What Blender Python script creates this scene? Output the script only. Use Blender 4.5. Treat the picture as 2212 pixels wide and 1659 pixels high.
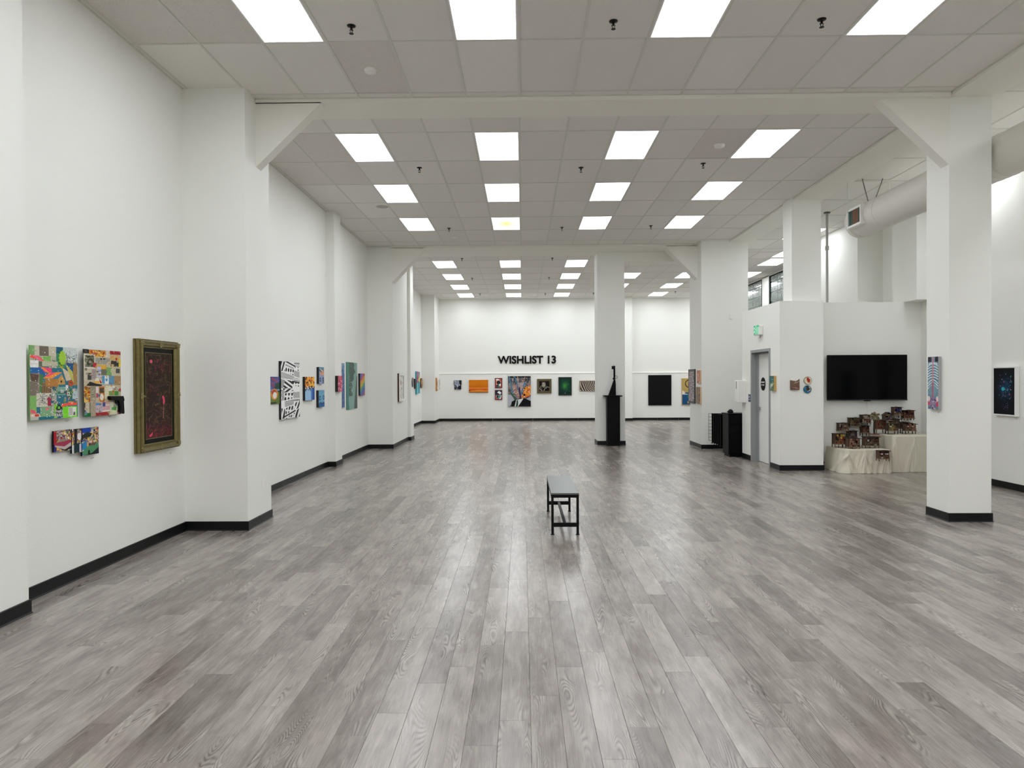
import bpy, bmesh, math, random
import numpy as np
from mathutils import Vector, Matrix

# ------------------------------------------------------------------ clear
for o in list(bpy.data.objects):
    bpy.data.objects.remove(o)
S = bpy.context.scene
COL = S.collection

# ------------------------------------------------------------------ camera
YAW, PITCH, ROLL, FPX, CY0 = 0.014874, -0.008935, -0.005243, 1542.14, 833.354
CH = 1.652
cam_d = bpy.data.cameras.new('camera')
cam = bpy.data.objects.new('camera', cam_d)
COL.objects.link(cam)
S.camera = cam
_f = Vector((-math.sin(YAW) * math.cos(PITCH), math.cos(YAW) * math.cos(PITCH), math.sin(PITCH)))
_r0 = Vector((math.cos(YAW), math.sin(YAW), 0))
_u0 = _r0.cross(_f)
_r = math.cos(ROLL) * _r0 + math.sin(ROLL) * _u0
_u = -math.sin(ROLL) * _r0 + math.cos(ROLL) * _u0
cam.matrix_world = Matrix(((_r.x, _u.x, -_f.x, 0), (_r.y, _u.y, -_f.y, 0), (_r.z, _u.z, -_f.z, CH), (0, 0, 0, 1)))
cam_d.sensor_fit = 'HORIZONTAL'
cam_d.sensor_width = 36.0
cam_d.lens = FPX / 2212.0 * 36.0
cam_d.shift_x = 0.0
cam_d.shift_y = (CY0 - 829.5) / 2212.0
cam_d.clip_start = 0.05
cam_d.clip_end = 200

# ------------------------------------------------------------------ world, exposure
W = bpy.data.worlds.new('world')
S.world = W
W.use_nodes = True
W.node_tree.nodes['Background'].inputs[0].default_value = (0.8, 0.85, 0.9, 1)
W.node_tree.nodes['Background'].inputs[1].default_value = 0.3
S.view_settings.view_transform = 'Standard'
S.view_settings.look = 'None'
S.view_settings.gamma = 1.0
S.view_settings.use_curve_mapping = False
S.view_settings.exposure = 0.0
PANEL_POWER = 11.2           # radiance of the ceiling panels' diffusers
S.cycles.max_bounces = 10
S.cycles.diffuse_bounces = 8

# ------------------------------------------------------------------ pixel helpers
CO = Vector((0, 0, CH))
def ray(x, y):
    return _r * ((x - 1106) / FPX) + _u * ((CY0 - y) / FPX) + _f
def aX(x, y, X):
    d = ray(x, y); return CO + d * (X / d.x)
def aY(x, y, Y):
    d = ray(x, y); return CO + d * (Y / d.y)
def aZ(x, y, Z=0.0):
    d = ray(x, y); return CO + d * ((Z - CH) / d.z)
def project(p):
    q = Vector(p) - CO
    z = q.dot(_f)
    return (1106 + FPX * q.dot(_r) / z, CY0 - FPX * q.dot(_u) / z, z)

# ------------------------------------------------------------------ colour + materials
def lin(c):
    if isinstance(c, str):
        c = c.lstrip('#'); c = [int(c[i:i + 2], 16) / 255 for i in (0, 2, 4)]
    return [(v / 12.92 if v <= 0.04045 else ((v + 0.055) / 1.055) ** 2.4) for v in c]
MATS = {}
def mat(name, col, rough=0.6, metal=0.0, bump=0.0, bscale=60.0, vary=0.0, vscale=4.0, spec=0.5, coat=0.0, objvary=0.0):
    if name in MATS: return MATS[name]
    m = bpy.data.materials.new(name); m.use_nodes = True
    nt = m.node_tree; b = nt.nodes['Principled BSDF']
    c = lin(col)
    b.inputs['Base Color'].default_value = (*c, 1)
    b.inputs['Roughness'].default_value = rough
    b.inputs['Metallic'].default_value = metal
    b.inputs['Specular IOR Level'].default_value = spec
    b.inputs['Coat Weight'].default_value = coat
    g = nt.nodes.new('ShaderNodeNewGeometry')
    if vary > 0 or objvary > 0:
        n = nt.nodes.new('ShaderNodeTexNoise'); n.inputs['Scale'].default_value = vscale; n.inputs['Detail'].default_value = 4
        nt.links.new(g.outputs['Position'], n.inputs['Vector'])
        mr = nt.nodes.new('ShaderNodeMapRange')
        mr.inputs[3].default_value = 1 - vary; mr.inputs[4].default_value = 1 + vary
        nt.links.new(n.outputs['Fac'], mr.inputs[0])
        oi = nt.nodes.new('ShaderNodeObjectInfo')
        mo = nt.nodes.new('ShaderNodeMapRange'); mo.inputs[3].default_value = 1 - objvary; mo.inputs[4].default_value = 1 + objvary
        nt.links.new(oi.outputs['Random'], mo.inputs[0])
        mu = nt.nodes.new('ShaderNodeMath'); mu.operation = 'MULTIPLY'
        nt.links.new(mr.outputs[0], mu.inputs[0]); nt.links.new(mo.outputs[0], mu.inputs[1])
        vm = nt.nodes.new('ShaderNodeVectorMath'); vm.operation = 'SCALE'
        vm.inputs[0].default_value = c
        nt.links.new(mu.outputs[0], vm.inputs['Scale'])
        nt.links.new(vm.outputs[0], b.inputs['Base Color'])
    if bump > 0:
        n2 = nt.nodes.new('ShaderNodeTexNoise'); n2.inputs['Scale'].default_value = bscale; n2.inputs['Detail'].default_value = 3
        nt.links.new(g.outputs['Position'], n2.inputs['Vector'])
        bp = nt.nodes.new('ShaderNodeBump'); bp.inputs['Strength'].default_value = bump; bp.inputs['Distance'].default_value = 0.01
        nt.links.new(n2.outputs['Fac'], bp.inputs['Height'])
        nt.links.new(bp.outputs[0], b.inputs['Normal'])
    MATS[name] = m
    return m

M_WALL = mat('white wall paint', '#e9e9e4', 0.75, bump=0.12, bscale=90, vary=0.012, vscale=1.5)
M_BEAM = mat('white beam paint', '#e9e7e0', 0.75, bump=0.05, bscale=90)
M_TILE = mat('mineral ceiling tile', '#e4e1dc', 0.9, bump=0.5, bscale=130, vary=0.03, vscale=60, objvary=0.035)
M_TILE_R = mat('fissured ceiling tile', '#ddd7d2', 0.95, bump=1.0, bscale=75, vary=0.10, vscale=75, objvary=0.03)
M_GRID = mat('painted ceiling grid', '#d3d1cb', 0.55)
M_BASE = mat('black rubber baseboard', '#0c0d0f', 0.42, bump=0.1, bscale=30, vary=0.25, vscale=6, spec=0.25)
M_BLACK = mat('black paint', '#0a0a0b', 0.5, spec=0.12)
M_BLKM = mat('black powder coat', '#0c0c0c', 0.45, spec=0.15)
M_WHITE = mat('white plastic', '#eceae6', 0.4)
M_STEEL = mat('brushed steel', '#b8b8b8', 0.3, metal=1.0)
M_GREYF = mat('grey door frame paint', '#909394', 0.45)
M_DOOR = mat('white door paint', '#e4e4e0', 0.5)
M_DUCT = mat('painted duct metal', '#d9d6cf', 0.5, bump=0.06, bscale=8)
M_BRONZE = mat('dark sprinkler bronze', '#2a2522', 0.35, metal=0.8)

def art_mat():
    m = bpy.data.materials.new('painted picture'); m.use_nodes = True
    nt = m.node_tree; b = nt.nodes['Principled BSDF']
    a = nt.nodes.new('ShaderNodeAttribute'); a.attribute_name = 'paint'
    nt.links.new(a.outputs['Color'], b.inputs['Base Color'])
    b.inputs['Roughness'].default_value = 0.55
    b.inputs['Specular IOR Level'].default_value = 0.15
    return m
M_ART = art_mat()

# ------------------------------------------------------------------ mesh helpers
def link(o, parent=None):
    COL.objects.link(o)
    if parent is not None: o.parent = parent
    return o
def tag(o, label=None, cat=None, group=None, kind=None):
    if label: o['label'] = label
    if cat: o['category'] = cat
    if group: o['group'] = group
    if kind: o['kind'] = kind
    return o
def empty(name, loc=(0, 0, 0), rz=0.0, label=None, cat=None, group=None):
    o = bpy.data.objects.new(name, None); o.location = loc; o.rotation_euler = (0, 0, rz)
    o.empty_display_size = 0.1
    link(o); tag(o, label, cat, group)
    return o
class MB:
    """collects simple solids, builds ONE mesh object"""
    def __init__(s): s.v = []; s.f = []
    def add(s, vs, fs):
        k = len(s.v); s.v += [tuple(p) for p in vs]; s.f += [tuple(i + k for i in f) for f in fs]; return s
    def box(s, x0, x1, y0, y1, z0, z1):
        vs = [(x0, y0, z0), (x1, y0, z0), (x1, y1, z0), (x0, y1, z0), (x0, y0, z1), (x1, y0, z1), (x1, y1, z1), (x0, y1, z1)]
        return s.add(vs, [(0, 3, 2, 1), (4, 5, 6, 7), (0, 1, 5, 4), (1, 2, 6, 5), (2, 3, 7, 6), (3, 0, 4, 7)])
    def bar(s, a, b, w, h=None):
        """square bar from a to b"""
        a = Vector(a); b = Vector(b); h = h or w
        d = (b - a).normalized()
        up = Vector((0, 0, 1)) if abs(d.z) < 0.9 else Vector((0, 1, 0))
        r = d.cross(up).normalized(); u = r.cross(d)
        vs = []
        for p in (a, b):
            for i, j in ((-1, -1), (1, -1), (1, 1), (-1, 1)):
                vs.append(p + r * (i * w / 2) + u * (j * h / 2))
        return s.add(vs, [(3, 2, 1, 0), (4, 5, 6, 7), (0, 1, 5, 4), (1, 2, 6, 5), (2, 3, 7, 6), (3, 0, 4, 7)])
    def tube(s, a, b, r0, r1=None, n=12, cap=True):
        a = Vector(a); b = Vector(b); r1 = r0 if r1 is None else r1
        d = (b - a).normalized()
        up = Vector((0, 0, 1)) if abs(d.z) < 0.9 else Vector((0, 1, 0))
        r = d.cross(up).normalized(); u = r.cross(d)
        vs = []
        for p, rr in ((a, r0), (b, r1)):
            for i in range(n):
                t = 2 * math.pi * i / n
                vs.append(p + r * (rr * math.cos(t)) + u * (rr * math.sin(t)))
        fs = [(i, (i + 1) % n, n + (i + 1) % n, n + i) for i in range(n)]
        if cap: fs += [tuple(range(n - 1, -1, -1)), tuple(range(n, 2 * n))]
        return s.add(vs, fs)
    def prism(s, pts, n):
        """closed polygon pts extruded by vector n"""
        n = Vector(n); k = len(pts)
        vs = [Vector(p) for p in pts] + [Vector(p) + n for p in pts]
        fs = [tuple(range(k - 1, -1, -1)), tuple(range(k, 2 * k))] + [(i, (i + 1) % k, k + (i + 1) % k, k + i) for i in range(k)]
        return s.add(vs, fs)
    def lathe(s, c, prof, n=20):
        """prof: list of (r, z) about vertical axis at c"""
        c = Vector(c); vs = []
        for r, z in prof:
            for i in range(n):
                t = 2 * math.pi * i / n
                vs.append(c + Vector((r * math.cos(t), r * math.sin(t), z)))
        fs = []
        for k in range(len(prof) - 1):
            for i in range(n):
                fs.append((k * n + i, k * n + (i + 1) % n, (k + 1) * n + (i + 1) % n, (k + 1) * n + i))
        fs += [tuple(range(n - 1, -1, -1)), tuple((len(prof) - 1) * n + i for i in range(n))]
        return s.add(vs, fs)
    def mesh(s, name, m, smooth=False):
        me = bpy.data.meshes.new(name); me.from_pydata(s.v, [], s.f); me.update()
        bm = bmesh.new(); bm.from_mesh(me); bmesh.ops.recalc_face_normals(bm, faces=bm.faces); bm.to_mesh(me); bm.free()
        if smooth:
            me.polygons.foreach_set('use_smooth', [True] * len(me.polygons))
        if m: me.materials.append(m)
        return me
    def build(s, name, m, parent=None, smooth=False, bevel=0.0):
        o = bpy.data.objects.new(name, s.mesh(name, m, smooth)); link(o, parent)
        if bevel > 0:
            bv = o.modifiers.new('bevel', 'BEVEL'); bv.width = bevel; bv.segments = 2; bv.limit_method = 'ANGLE'
        if smooth:
            try:
                es = o.modifiers.new('split', 'EDGE_SPLIT'); es.split_angle = math.radians(40)
            except Exception: pass
        return o
def box(name, m, x0, x1, y0, y1, z0, z1, parent=None, bevel=0.0):
    return MB().box(x0, x1, y0, y1, z0, z1).build(name, m, parent, bevel=bevel)
def struct(o, label=None):
    o['kind'] = 'structure'
    if label: o['label'] = label
    return o
def text_mesh(name, body, size, m, parent=None, extrude=0.004, offset=0.0, align='CENTER', sx=1.0):
    cu = bpy.data.curves.new(name, 'FONT'); cu.body = body; cu.size = size; cu.extrude = extrude; cu.offset = offset
    cu.align_x = align; cu.align_y = 'CENTER'; cu.resolution_u = 4
    t = bpy.data.objects.new(name + '_tmp', cu); COL.objects.link(t)
    bpy.context.view_layer.update()
    me = bpy.data.meshes.new_from_object(t.evaluated_get(bpy.context.evaluated_depsgraph_get()))
    bpy.data.objects.remove(t); bpy.data.curves.remove(cu)
    if sx != 1.0:
        for v in me.vertices: v.co.x *= sx
    me.materials.clear(); me.materials.append(m)
    o = bpy.data.objects.new(name, me); link(o, parent)
    return o

# ================================================================== STRUCTURE
ZC = 4.866           # ceiling grid height
XL, XR = -3.735, 7.15
YB = 28.5
YF = -5.0
T = 0.6096

# ---- floor: sub floor + planks
def plank_mat():
    m = bpy.data.materials.new('grey oak vinyl plank'); m.use_nodes = True
    nt = m.node_tree; L = nt.links; N = nt.nodes; b = N['Principled BSDF']
    def math_(op, a, bb=None):
        n = N.new('ShaderNodeMath'); n.operation = op
        for k, v in enumerate((a, bb)):
            if v is None: continue
            if isinstance(v, (int, float)): n.inputs[k].default_value = v
            else: L.new(v, n.inputs[k])
        return n.outputs[0]
    g = N.new('ShaderNodeNewGeometry'); oi = N.new('ShaderNodeObjectInfo')
    rnd = math_('FRACT', math_('ADD', math_('MULTIPLY', oi.outputs['Random'], 7.31), g.outputs['Random Per Island']))
    sx = N.new('ShaderNodeSeparateXYZ'); L.new(g.outputs['Position'], sx.inputs[0])
    def vec(ax, ay, az):
        c = N.new('ShaderNodeCombineXYZ')
        L.new(math_('MULTIPLY', sx.outputs[0], ax), c.inputs[0]); L.new(math_('MULTIPLY', sx.outputs[1], ay), c.inputs[1])
        L.new(math_('MULTIPLY', rnd, az), c.inputs[2]); return c.outputs[0]
    def noise(v, scale, det=4, rough=0.6, dist=0.0):
        n = N.new('ShaderNodeTexNoise'); n.inputs['Scale'].default_value = scale; n.inputs['Detail'].default_value = det
        n.inputs['Roughness'].default_value = rough; n.inputs['Distortion'].default_value = dist
        L.new(v, n.inputs['Vector']); return n.outputs['Fac']
    fine = noise(vec(1, 0.022, 61), 260, 4, 0.65)
    mid = noise(vec(1, 0.16, 37), 17, 4, 0.6, 0.6)
    blotch = noise(vec(1, 0.45, 23), 4.0, 4, 0.6)
    # cathedral grain: contour lines of a smooth stretched field
    fld = noise(vec(1, 0.13, 17), 8.0, 1, 0.4, 0.35)
    con = math_('ABSOLUTE', math_('SINE', math_('MULTIPLY', fld, 105.0)))
    mask = N.new('ShaderNodeMapRange'); mask.inputs[1].default_value = 0.53; mask.inputs[2].default_value = 0.64
    L.new(noise(vec(1, 0.14, 91), 9.0, 2), mask.inputs[0])
    wav = math_('MULTIPLY', math_('SUBTRACT', con, 0.6), mask.outputs[0])
    t = math_('ADD', math_('MULTIPLY', fine, 0.30), math_('MULTIPLY', mid, 0.40))
    t = math_('ADD', t, math_('MULTIPLY', blotch, 0.35))
    t = math_('ADD', t, math_('MULTIPLY', wav, 0.24))
    t = math_('ADD', t, math_('MULTIPLY', rnd, 0.18))
    r = N.new('ShaderNodeValToRGB')
    r.color_ramp.elements[0].position = 0.38; r.color_ramp.elements[0].color = (*lin('#4e4641'), 1)
    r.color_ramp.elements[1].position = 0.83; r.color_ramp.elements[1].color = (*lin('#a59d96'), 1)
    e = r.color_ramp.elements.new(0.58); e.color = (*lin('#7a716b'), 1)
    L.new(t, r.inputs[0]); L.new(r.outputs[0], b.inputs['Base Color'])
    rr = N.new('ShaderNodeMapRange'); rr.inputs[3].default_value = 0.17; rr.inputs[4].default_value = 0.32
    L.new(fine, rr.inputs[0]); L.new(rr.outputs[0], b.inputs['Roughness'])
    bp = N.new('ShaderNodeBump'); bp.inputs['Strength'].default_value = 0.06; bp.inputs['Distance'].default_value = 0.003
    L.new(fine, bp.inputs['Height']); L.new(bp.outputs[0], b.inputs['Normal'])
    b.inputs['Specular IOR Level'].default_value = 0.75
    return m
M_PLANK = plank_mat()
M_SUB = mat('dark joint', '#4a4541', 0.8)
floor = struct(box('floor', M_SUB, -4.1, 8.2, YF - 0.2, YB + 0.3, -0.15, -0.004))
PW, PL_ = 0.1524, 1.2192
seam = aZ(1071.5, 1659).x
jA = aZ(1107, 1548.7).y
cells = []
rng = random.Random(5)
k0 = math.floor((-3.86 - seam) / PW); k1 = math.ceil((7.8 - seam) / PW)
for k in range(k0, k1):
    x0 = seam + k * PW; x1 = x0 + PW
    off = jA + k * 0.287 + rng.uniform(-0.05, 0.05)
    n0 = math.floor((YF - off) / PL_)
    for n in range(n0, 60):
        y0 = off + n * PL_; y1 = y0 + PL_
        if y0 > YB: break
        y0 = max(y0, YF); y1 = min(y1, YB + 0.05)
        if y1 - y0 < 0.02: continue
        cells.append((x0, x1, y0, y1))
def plank_geo(w, l, g=0.0004, c=0.0011, h=0.004):
    a, b_ = w / 2 - g, l / 2 - g
    vs = [(-a, -b_, -h), (a, -b_, -h), (a, b_, -h), (-a, b_, -h), (-a, -b_, -c), (a, -b_, -c), (a, b_, -c), (-a, b_, -c),
          (-a + c, -b_ + c, 0), (a - c, -b_ + c, 0), (a - c, b_ - c, 0), (-a + c, b_ - c, 0)]
    fs = [(0, 1, 5, 4), (1, 2, 6, 5), (2, 3, 7, 6), (3, 0, 4, 7), (4, 5, 9, 8), (5, 6, 10, 9), (6, 7, 11, 10), (7, 4, 8, 11), (8, 9, 10, 11)]
    return vs, fs
def plank_score(c):
    cx, cy = (c[0] + c[1]) / 2, (c[2] + c[3]) / 2
    if cy < 2.2: return 1e9
    x, y, z = project((cx, cy, 0))
    if x < -60 or x > 2270 or y > 1760: return 1e9
    if cx < -3.7 or (cx < -3.5 and cy < 5): return 1e9
    return math.hypot(cx, cy)
order = sorted(range(len(cells)), key=lambda i: plank_score(cells[i]))
near = set(order[:295])
share = {}
mb = MB()
for i, (x0, x1, y0, y1) in enumerate(cells):
    l = round(y1 - y0, 3)
    if i in near:
        if l not in share:
            q = MB(); q.add(*plank_geo(PW, l)); share[l] = q.mesh('floor_plank', M_PLANK)
        o = bpy.data.objects.new('floor_plank', share[l]); o.location = ((x0 + x1) / 2, (y0 + y1) / 2, 0); link(o, floor)
    else:
        vs, fs = plank_geo(PW, y1 - y0)
        mb.add([(a + (x0 + x1) / 2, b_ + (y0 + y1) / 2, c) for a, b_, c in vs], fs)
o = mb.build('floor_planks_beyond', M_PLANK, floor); o['kind'] = 'stuff'

# ---- walls
ZT = ZC + 0.12
wall_left = struct(box('wall_left', M_WALL, XL - 0.3, XL, YF, 17.2, 0, ZT))
struct(box('wall_left_far', M_WALL, -4.1, -3.85, 17.2, YB + 0.2, 0, ZT))
wall_back = struct(box('wall_back', M_WALL, -4.1, 8.1, YB + 0.02, YB + 0.25, 0, ZT))
wall_front = struct(box('wall_front', M_WALL, -4.1, 8.1, YF - 0.2, YF, 0, ZT))
XW = 7.72
wall_right = struct(MB().box(XR, 8.1, YF, 11.9, 0, ZT).box(7.36, 8.1, 11.9, 14.7, 0, ZT).box(7.36, 8.1, 14.7, 17.4, 0, 3.0)
                    .box(XW + 0.16, 8.1, 17.4, YB, 0, ZT).box(XW, XW + 0.16, 17.4, YB, 0, 3.4).box(XW, XW + 0.16, 17.4, 20.2, 3.4, ZT)
                    .box(XW, XW + 0.16, 22.5, 23.12, 3.4, ZT).box(XW, XW + 0.16, 25.3, YB, 3.4, ZT).box(XW, XW + 0.16, 20.2, 25.3, 4.84, ZT).build('wall_right', M_WALL))
# lower wainscot panel of the back wall, a little proud, with its thin ledge
zt = aY(1100, 807.5, YB).z
struct(box('trim_1', M_WALL, -3.34, 4.02, YB - 0.012, YB + 0.05, 0, zt))
struct(box('trim_2', M_WALL, 4.33, 7.7, YB - 0.012, YB + 0.05, 0, zt))
M_LEDGE = mat('white ledge gloss paint', '#f3f2ec', 0.4)
struct(box('trim_3', M_LEDGE, -3.34, 4.02, YB - 0.03, YB + 0.05, zt, zt + 0.035, bevel=0.006))
struct(box('trim_4', M_LEDGE, 4.33, 7.7, YB - 0.03, YB + 0.05, zt, zt + 0.035, bevel=0.006))

# ---- baseboards
BH, BT = 0.10, 0.012
def base_run(name, pts, parent=None, cuts=()):
    """rubber baseboard along a polyline; room lies to the right of travel"""
    mb = MB()
    n = len(pts)
    offs = []
    for i in range(n):
        ns = []
        for j in ((i - 1, i), (i, i + 1)):
            if j[0] < 0 or j[1] >= n: continue
            d = (Vector(pts[j[1]]) - Vector(pts[j[0]])).normalized(); ns.append(Vector((d.y, -d.x)))
        if len(ns) == 1: offs.append(ns[0])
        else:
            s = ns[0] + ns[1]; offs.append(s / max(1e-6, s.dot(ns[0])))
    prof = [(0, 0), (BT + 0.008, 0), (BT, 0.012), (BT, BH - 0.004), (BT - 0.004, BH), (0, BH)]
    vs = []
    for p, o_ in zip(pts, offs):
        for d, z in prof:
            vs.append((p[0] + o_.x * d, p[1] + o_.y * d, z))
    k = len(prof); fs = []
    for i in range(n - 1):
        for j in range(k):
            fs.append((i * k + j, i * k + (j + 1) % k, (i + 1) * k + (j + 1) % k, (i + 1) * k + j))
    fs += [tuple(range(k)), tuple((n - 1) * k + j for j in range(k - 1, -1, -1))]
    mb.add(vs, fs)
    o = mb.build(name, M_BASE, parent)
    if parent is None: o['kind'] = 'structure'
    return o
# travelling +y along a left wall keeps the room on the right
base_run('baseboard_left', [(XL, 5.03), (XL, 7.83)])
base_run('baseboard_left', [(XL, 8.56), (XL, 10.9)]); base_run('baseboard_left', [(XL, 10.904), (XL, 12.15)]); base_run('baseboard_left', [(XL, 12.154), (XL, 13.57)])
base_run('baseboard_left', [(XL, 14.05), (XL, 17.15)])
base_run('baseboard_left', [(-3.85, 19.95), (-3.85, 27.1)])
for a, b in ((-3.34, -1.2), (-1.197, 0.4), (0.403, 2.2), (2.203, 4.02)):
    base_run('baseboard_back', [(a, YB - 0.012), (b, YB - 0.012)])
for a, b in ((4.33, 5.35), (5.354, 6.2), (6.204, 6.85), (6.854, 7.7)):
    base_run('baseboard_back', [(a, YB - 0.012), (b, YB - 0.012)])
base_run('baseboard_right', [(XR, 11.9), (XR, YF)])
base_run('baseboard_right', [(XW, YB - 0.03), (XW, 17.4)])

# ---- pillars
def pillar(label, x0, x1, y0, y1, base=None, ztop=None, z0=0.0):
    o = struct(box('pillar', M_WALL, x0, x1, y0, y1, z0, ztop or ZT), label)
    if base: base_run('baseboard', base, o)
    return o
pillar('shallow white pilaster on the side wall beside the collage pictures', XL - 0.1, -3.532, 3.9, 5.03, [(-3.532, 3.9), (-3.532, 5.03), (XL, 5.03)])
pillar('white column at the left end of the nearer haunched beam', XL - 0.1, -3.04, 7.83, 8.56, [(XL, 7.83), (-3.04, 7.83), (-3.04, 8.56), (XL, 8.56)])
pillar('slim white pilaster carrying a small red canvas', XL - 0.1, -3.575, 13.57, 14.05, [(XL, 13.57), (-3.575, 13.57), (-3.575, 14.05), (XL, 14.05)])
pillar('wide white column carrying the white framed drawing', -4.0, -3.13, 17.16, 19.4, [(XL, 17.16), (-3.13, 17.16), (-3.13, 19.4)])
pillar('narrow white pilaster joined behind the wide column', -4.0, -3.05, 19.4, 19.93, [(-3.13, 19.4), (-3.05, 19.4), (-3.05, 19.93), (-3.85, 19.93)])
pillar('white corner column at the far left end wall', -4.0, -3.34, 27.1, YB + 0.1, [(-3.85, 27.1), (-3.34, 27.1), (-3.34, YB - 0.02)])
pillar('free white pillar behind the black pedestal', 1.875, 2.56, 17.9, 18.56, [(1.875, 18.56), (1.875, 17.9), (2.56, 17.9), (2.56, 18.56)], ztop=4.83)
pillar('white pilaster on the end wall left of the black canvas', 4.02, 4.33, 28.2, YB + 0.1, [(4.02, YB - 0.02), (4.02, 28.2), (4.33, 28.2), (4.33, YB - 0.02)])
pillar('broad white column between the black canvas and the restroom door', 4.19, 5.28, 16.78, 17.94, [(4.19, 17.94), (4.19, 16.78), (5.28, 16.78), (5.28, 17.94)])
pillar('white column carrying the skeleton painting', 4.86, 5.338, 8.21, 8.66, [(4.86, 8.66), (4.86, 8.21), (5.338, 8.21), (5.338, 8.66)])
pillar('white column rising from the restroom block', 4.825, 5.345, 12.86, 13.29, ztop=ZT, z0=3.02)
pillar('white pilaster high on the wall behind the restroom block', 6.85, 8.0, 14.7, 17.4, z0=0)
pillar('hanging white boxed shaft above the screen wall', 7.04, 7.5, 12.86, 13.7, z0=3.04)

# ---- beams with haunches
def beam(label, x0, x1, y0, y1, z0):
    return struct(box('beam', M_BEAM, x0, x1, y0, y1, z0, ZT - 0.01), label)
b1 = beam('flat white beam across the ceiling with sloped haunches, over the bench side', -3.04, 4.86, 8.15, 8.66, 4.82)
b2 = beam('flat white beam across the ceiling before the lettered wall', -3.13, 4.19, 17.14, 18.36, 4.82)
def haunch(par, xs, sgn, w, zlow, y0, y1):
    MB().prism([(xs, y0, zlow), (xs, y0, 4.83), (xs + sgn * w, y0, 4.83)], (0, y1 - y0, 0)).build('haunch', M_BEAM, par)
haunch(b1, -3.06, 1, 0.78, 4.08, 8.15, 8.31)
haunch(b1, 4.87, -1, 0.80, 4.06, 8.212, 8.37)
haunch(b2, -3.14, 1, 0.80, 3.99, 17.14, 17.5)
haunch(b2, 4.20, -1, 0.80, 4.02, 17.14, 17.46)
beam('short deep beam between the free pillar and the broad column', 2.5, 4.6, 17.95, 18.36, 4.585)
struct(box('beam', M_BEAM, 4.86, 5.40, YF, 18.36, 4.835, ZT - 0.01), 'long flat white soffit along the column line')

# ---- ceilings
random.seed(3)
full_tile = MB().box(-T / 2 + 0.004, T / 2 - 0.004, -T + 0.004, T - 0.004, 0, 0.016).mesh('ceiling_tile', M_TILE)
full_tile_r = MB().box(-T / 2 + 0.004, T / 2 - 0.004, -T + 0.004, T - 0.004, 0, 0.016).mesh('ceiling_tile', M_TILE_R)
def lamp_mat(name, col, power, yellow=False):
    m = bpy.data.materials.new(name); m.use_nodes = True
    nt = m.node_tree; nt.nodes.remove(nt.nodes['Principled BSDF'])
    e = nt.nodes.new('ShaderNodeEmission'); e.inputs[0].default_value = (*col, 1); e.inputs[1].default_value = power
    if yellow:
        tc = nt.nodes.new('ShaderNodeTexCoord'); gr = nt.nodes.new('ShaderNodeTexGradient'); gr.gradient_type = 'SPHERICAL'
        mp = nt.nodes.new('ShaderNodeMapping'); mp.inputs['Scale'].default_value = (2.3, 1.2, 1)
        nt.links.new(tc.outputs['Object'], mp.inputs[0]); nt.links.new(mp.outputs[0], gr.inputs[0])
        r = nt.nodes.new('ShaderNodeValToRGB'); r.color_ramp.elements[0].color = (1.0, 1.0, 0.95, 1); r.color_ramp.elements[1].color = (0.36, 0.37, 0.105, 1)
        nt.links.new(gr.outputs['Color'], r.inputs[0]); nt.links.new(r.outputs[0], e.inputs[0])
    nt.links.new(e.outputs[0], nt.nodes['Material Output'].inputs[0])
    return m
M_LAMP = lamp_mat('led panel diffuser', (0.93, 0.97, 1.0), PANEL_POWER)
M_LAMPY = lamp_mat('yellowed panel diffuser', (1, 1, 0.8), 2.4, True)
fr = MB()
hw, hl, fw = T / 2 - 0.012, T - 0.012, 0.014
fr.box(-hw, hw, -hl, -hl + fw, -0.001, 0.03).box(-hw, hw, hl - fw, hl, -0.001, 0.03).box(-hw, -hw + fw, -hl + fw, hl - fw, -0.001, 0.03).box(hw - fw, hw, -hl + fw, hl - fw, -0.001, 0.03)
LAMP_FRAME = fr.mesh('frame', M_WHITE)
LAMP_DIFF = MB().box(-hw + fw, hw - fw, -hl + fw, hl - fw, 0.004, 0.02).mesh('diffuser', M_LAMP)
LAMP_DIFY = MB().box(-hw + fw, hw - fw, -hl + fw, hl - fw, 0.004, 0.02).mesh('diffuser', M_LAMPY)
def ceiling_light(cx, cy, label, group, yellow=False):
    r = empty('ceiling_light', (cx, cy, ZC), 0, label, 'ceiling light', group)
    o = bpy.data.objects.new('frame', LAMP_FRAME); link(o, r)
    o = bpy.data.objects.new('diffuser', LAMP_DIFY if yellow else LAMP_DIFF); link(o, r)
    return r
rough_px = [(800, 150), (390, 40), (230, 20), (1554, 315), (700, 360), (640, 365)]
CORD = ['nearest the collage wall', 'second from the collage wall', 'third from the collage wall', 'fourth from the collage wall', 'fifth from the collage wall', 'sixth from the collage wall']
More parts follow.
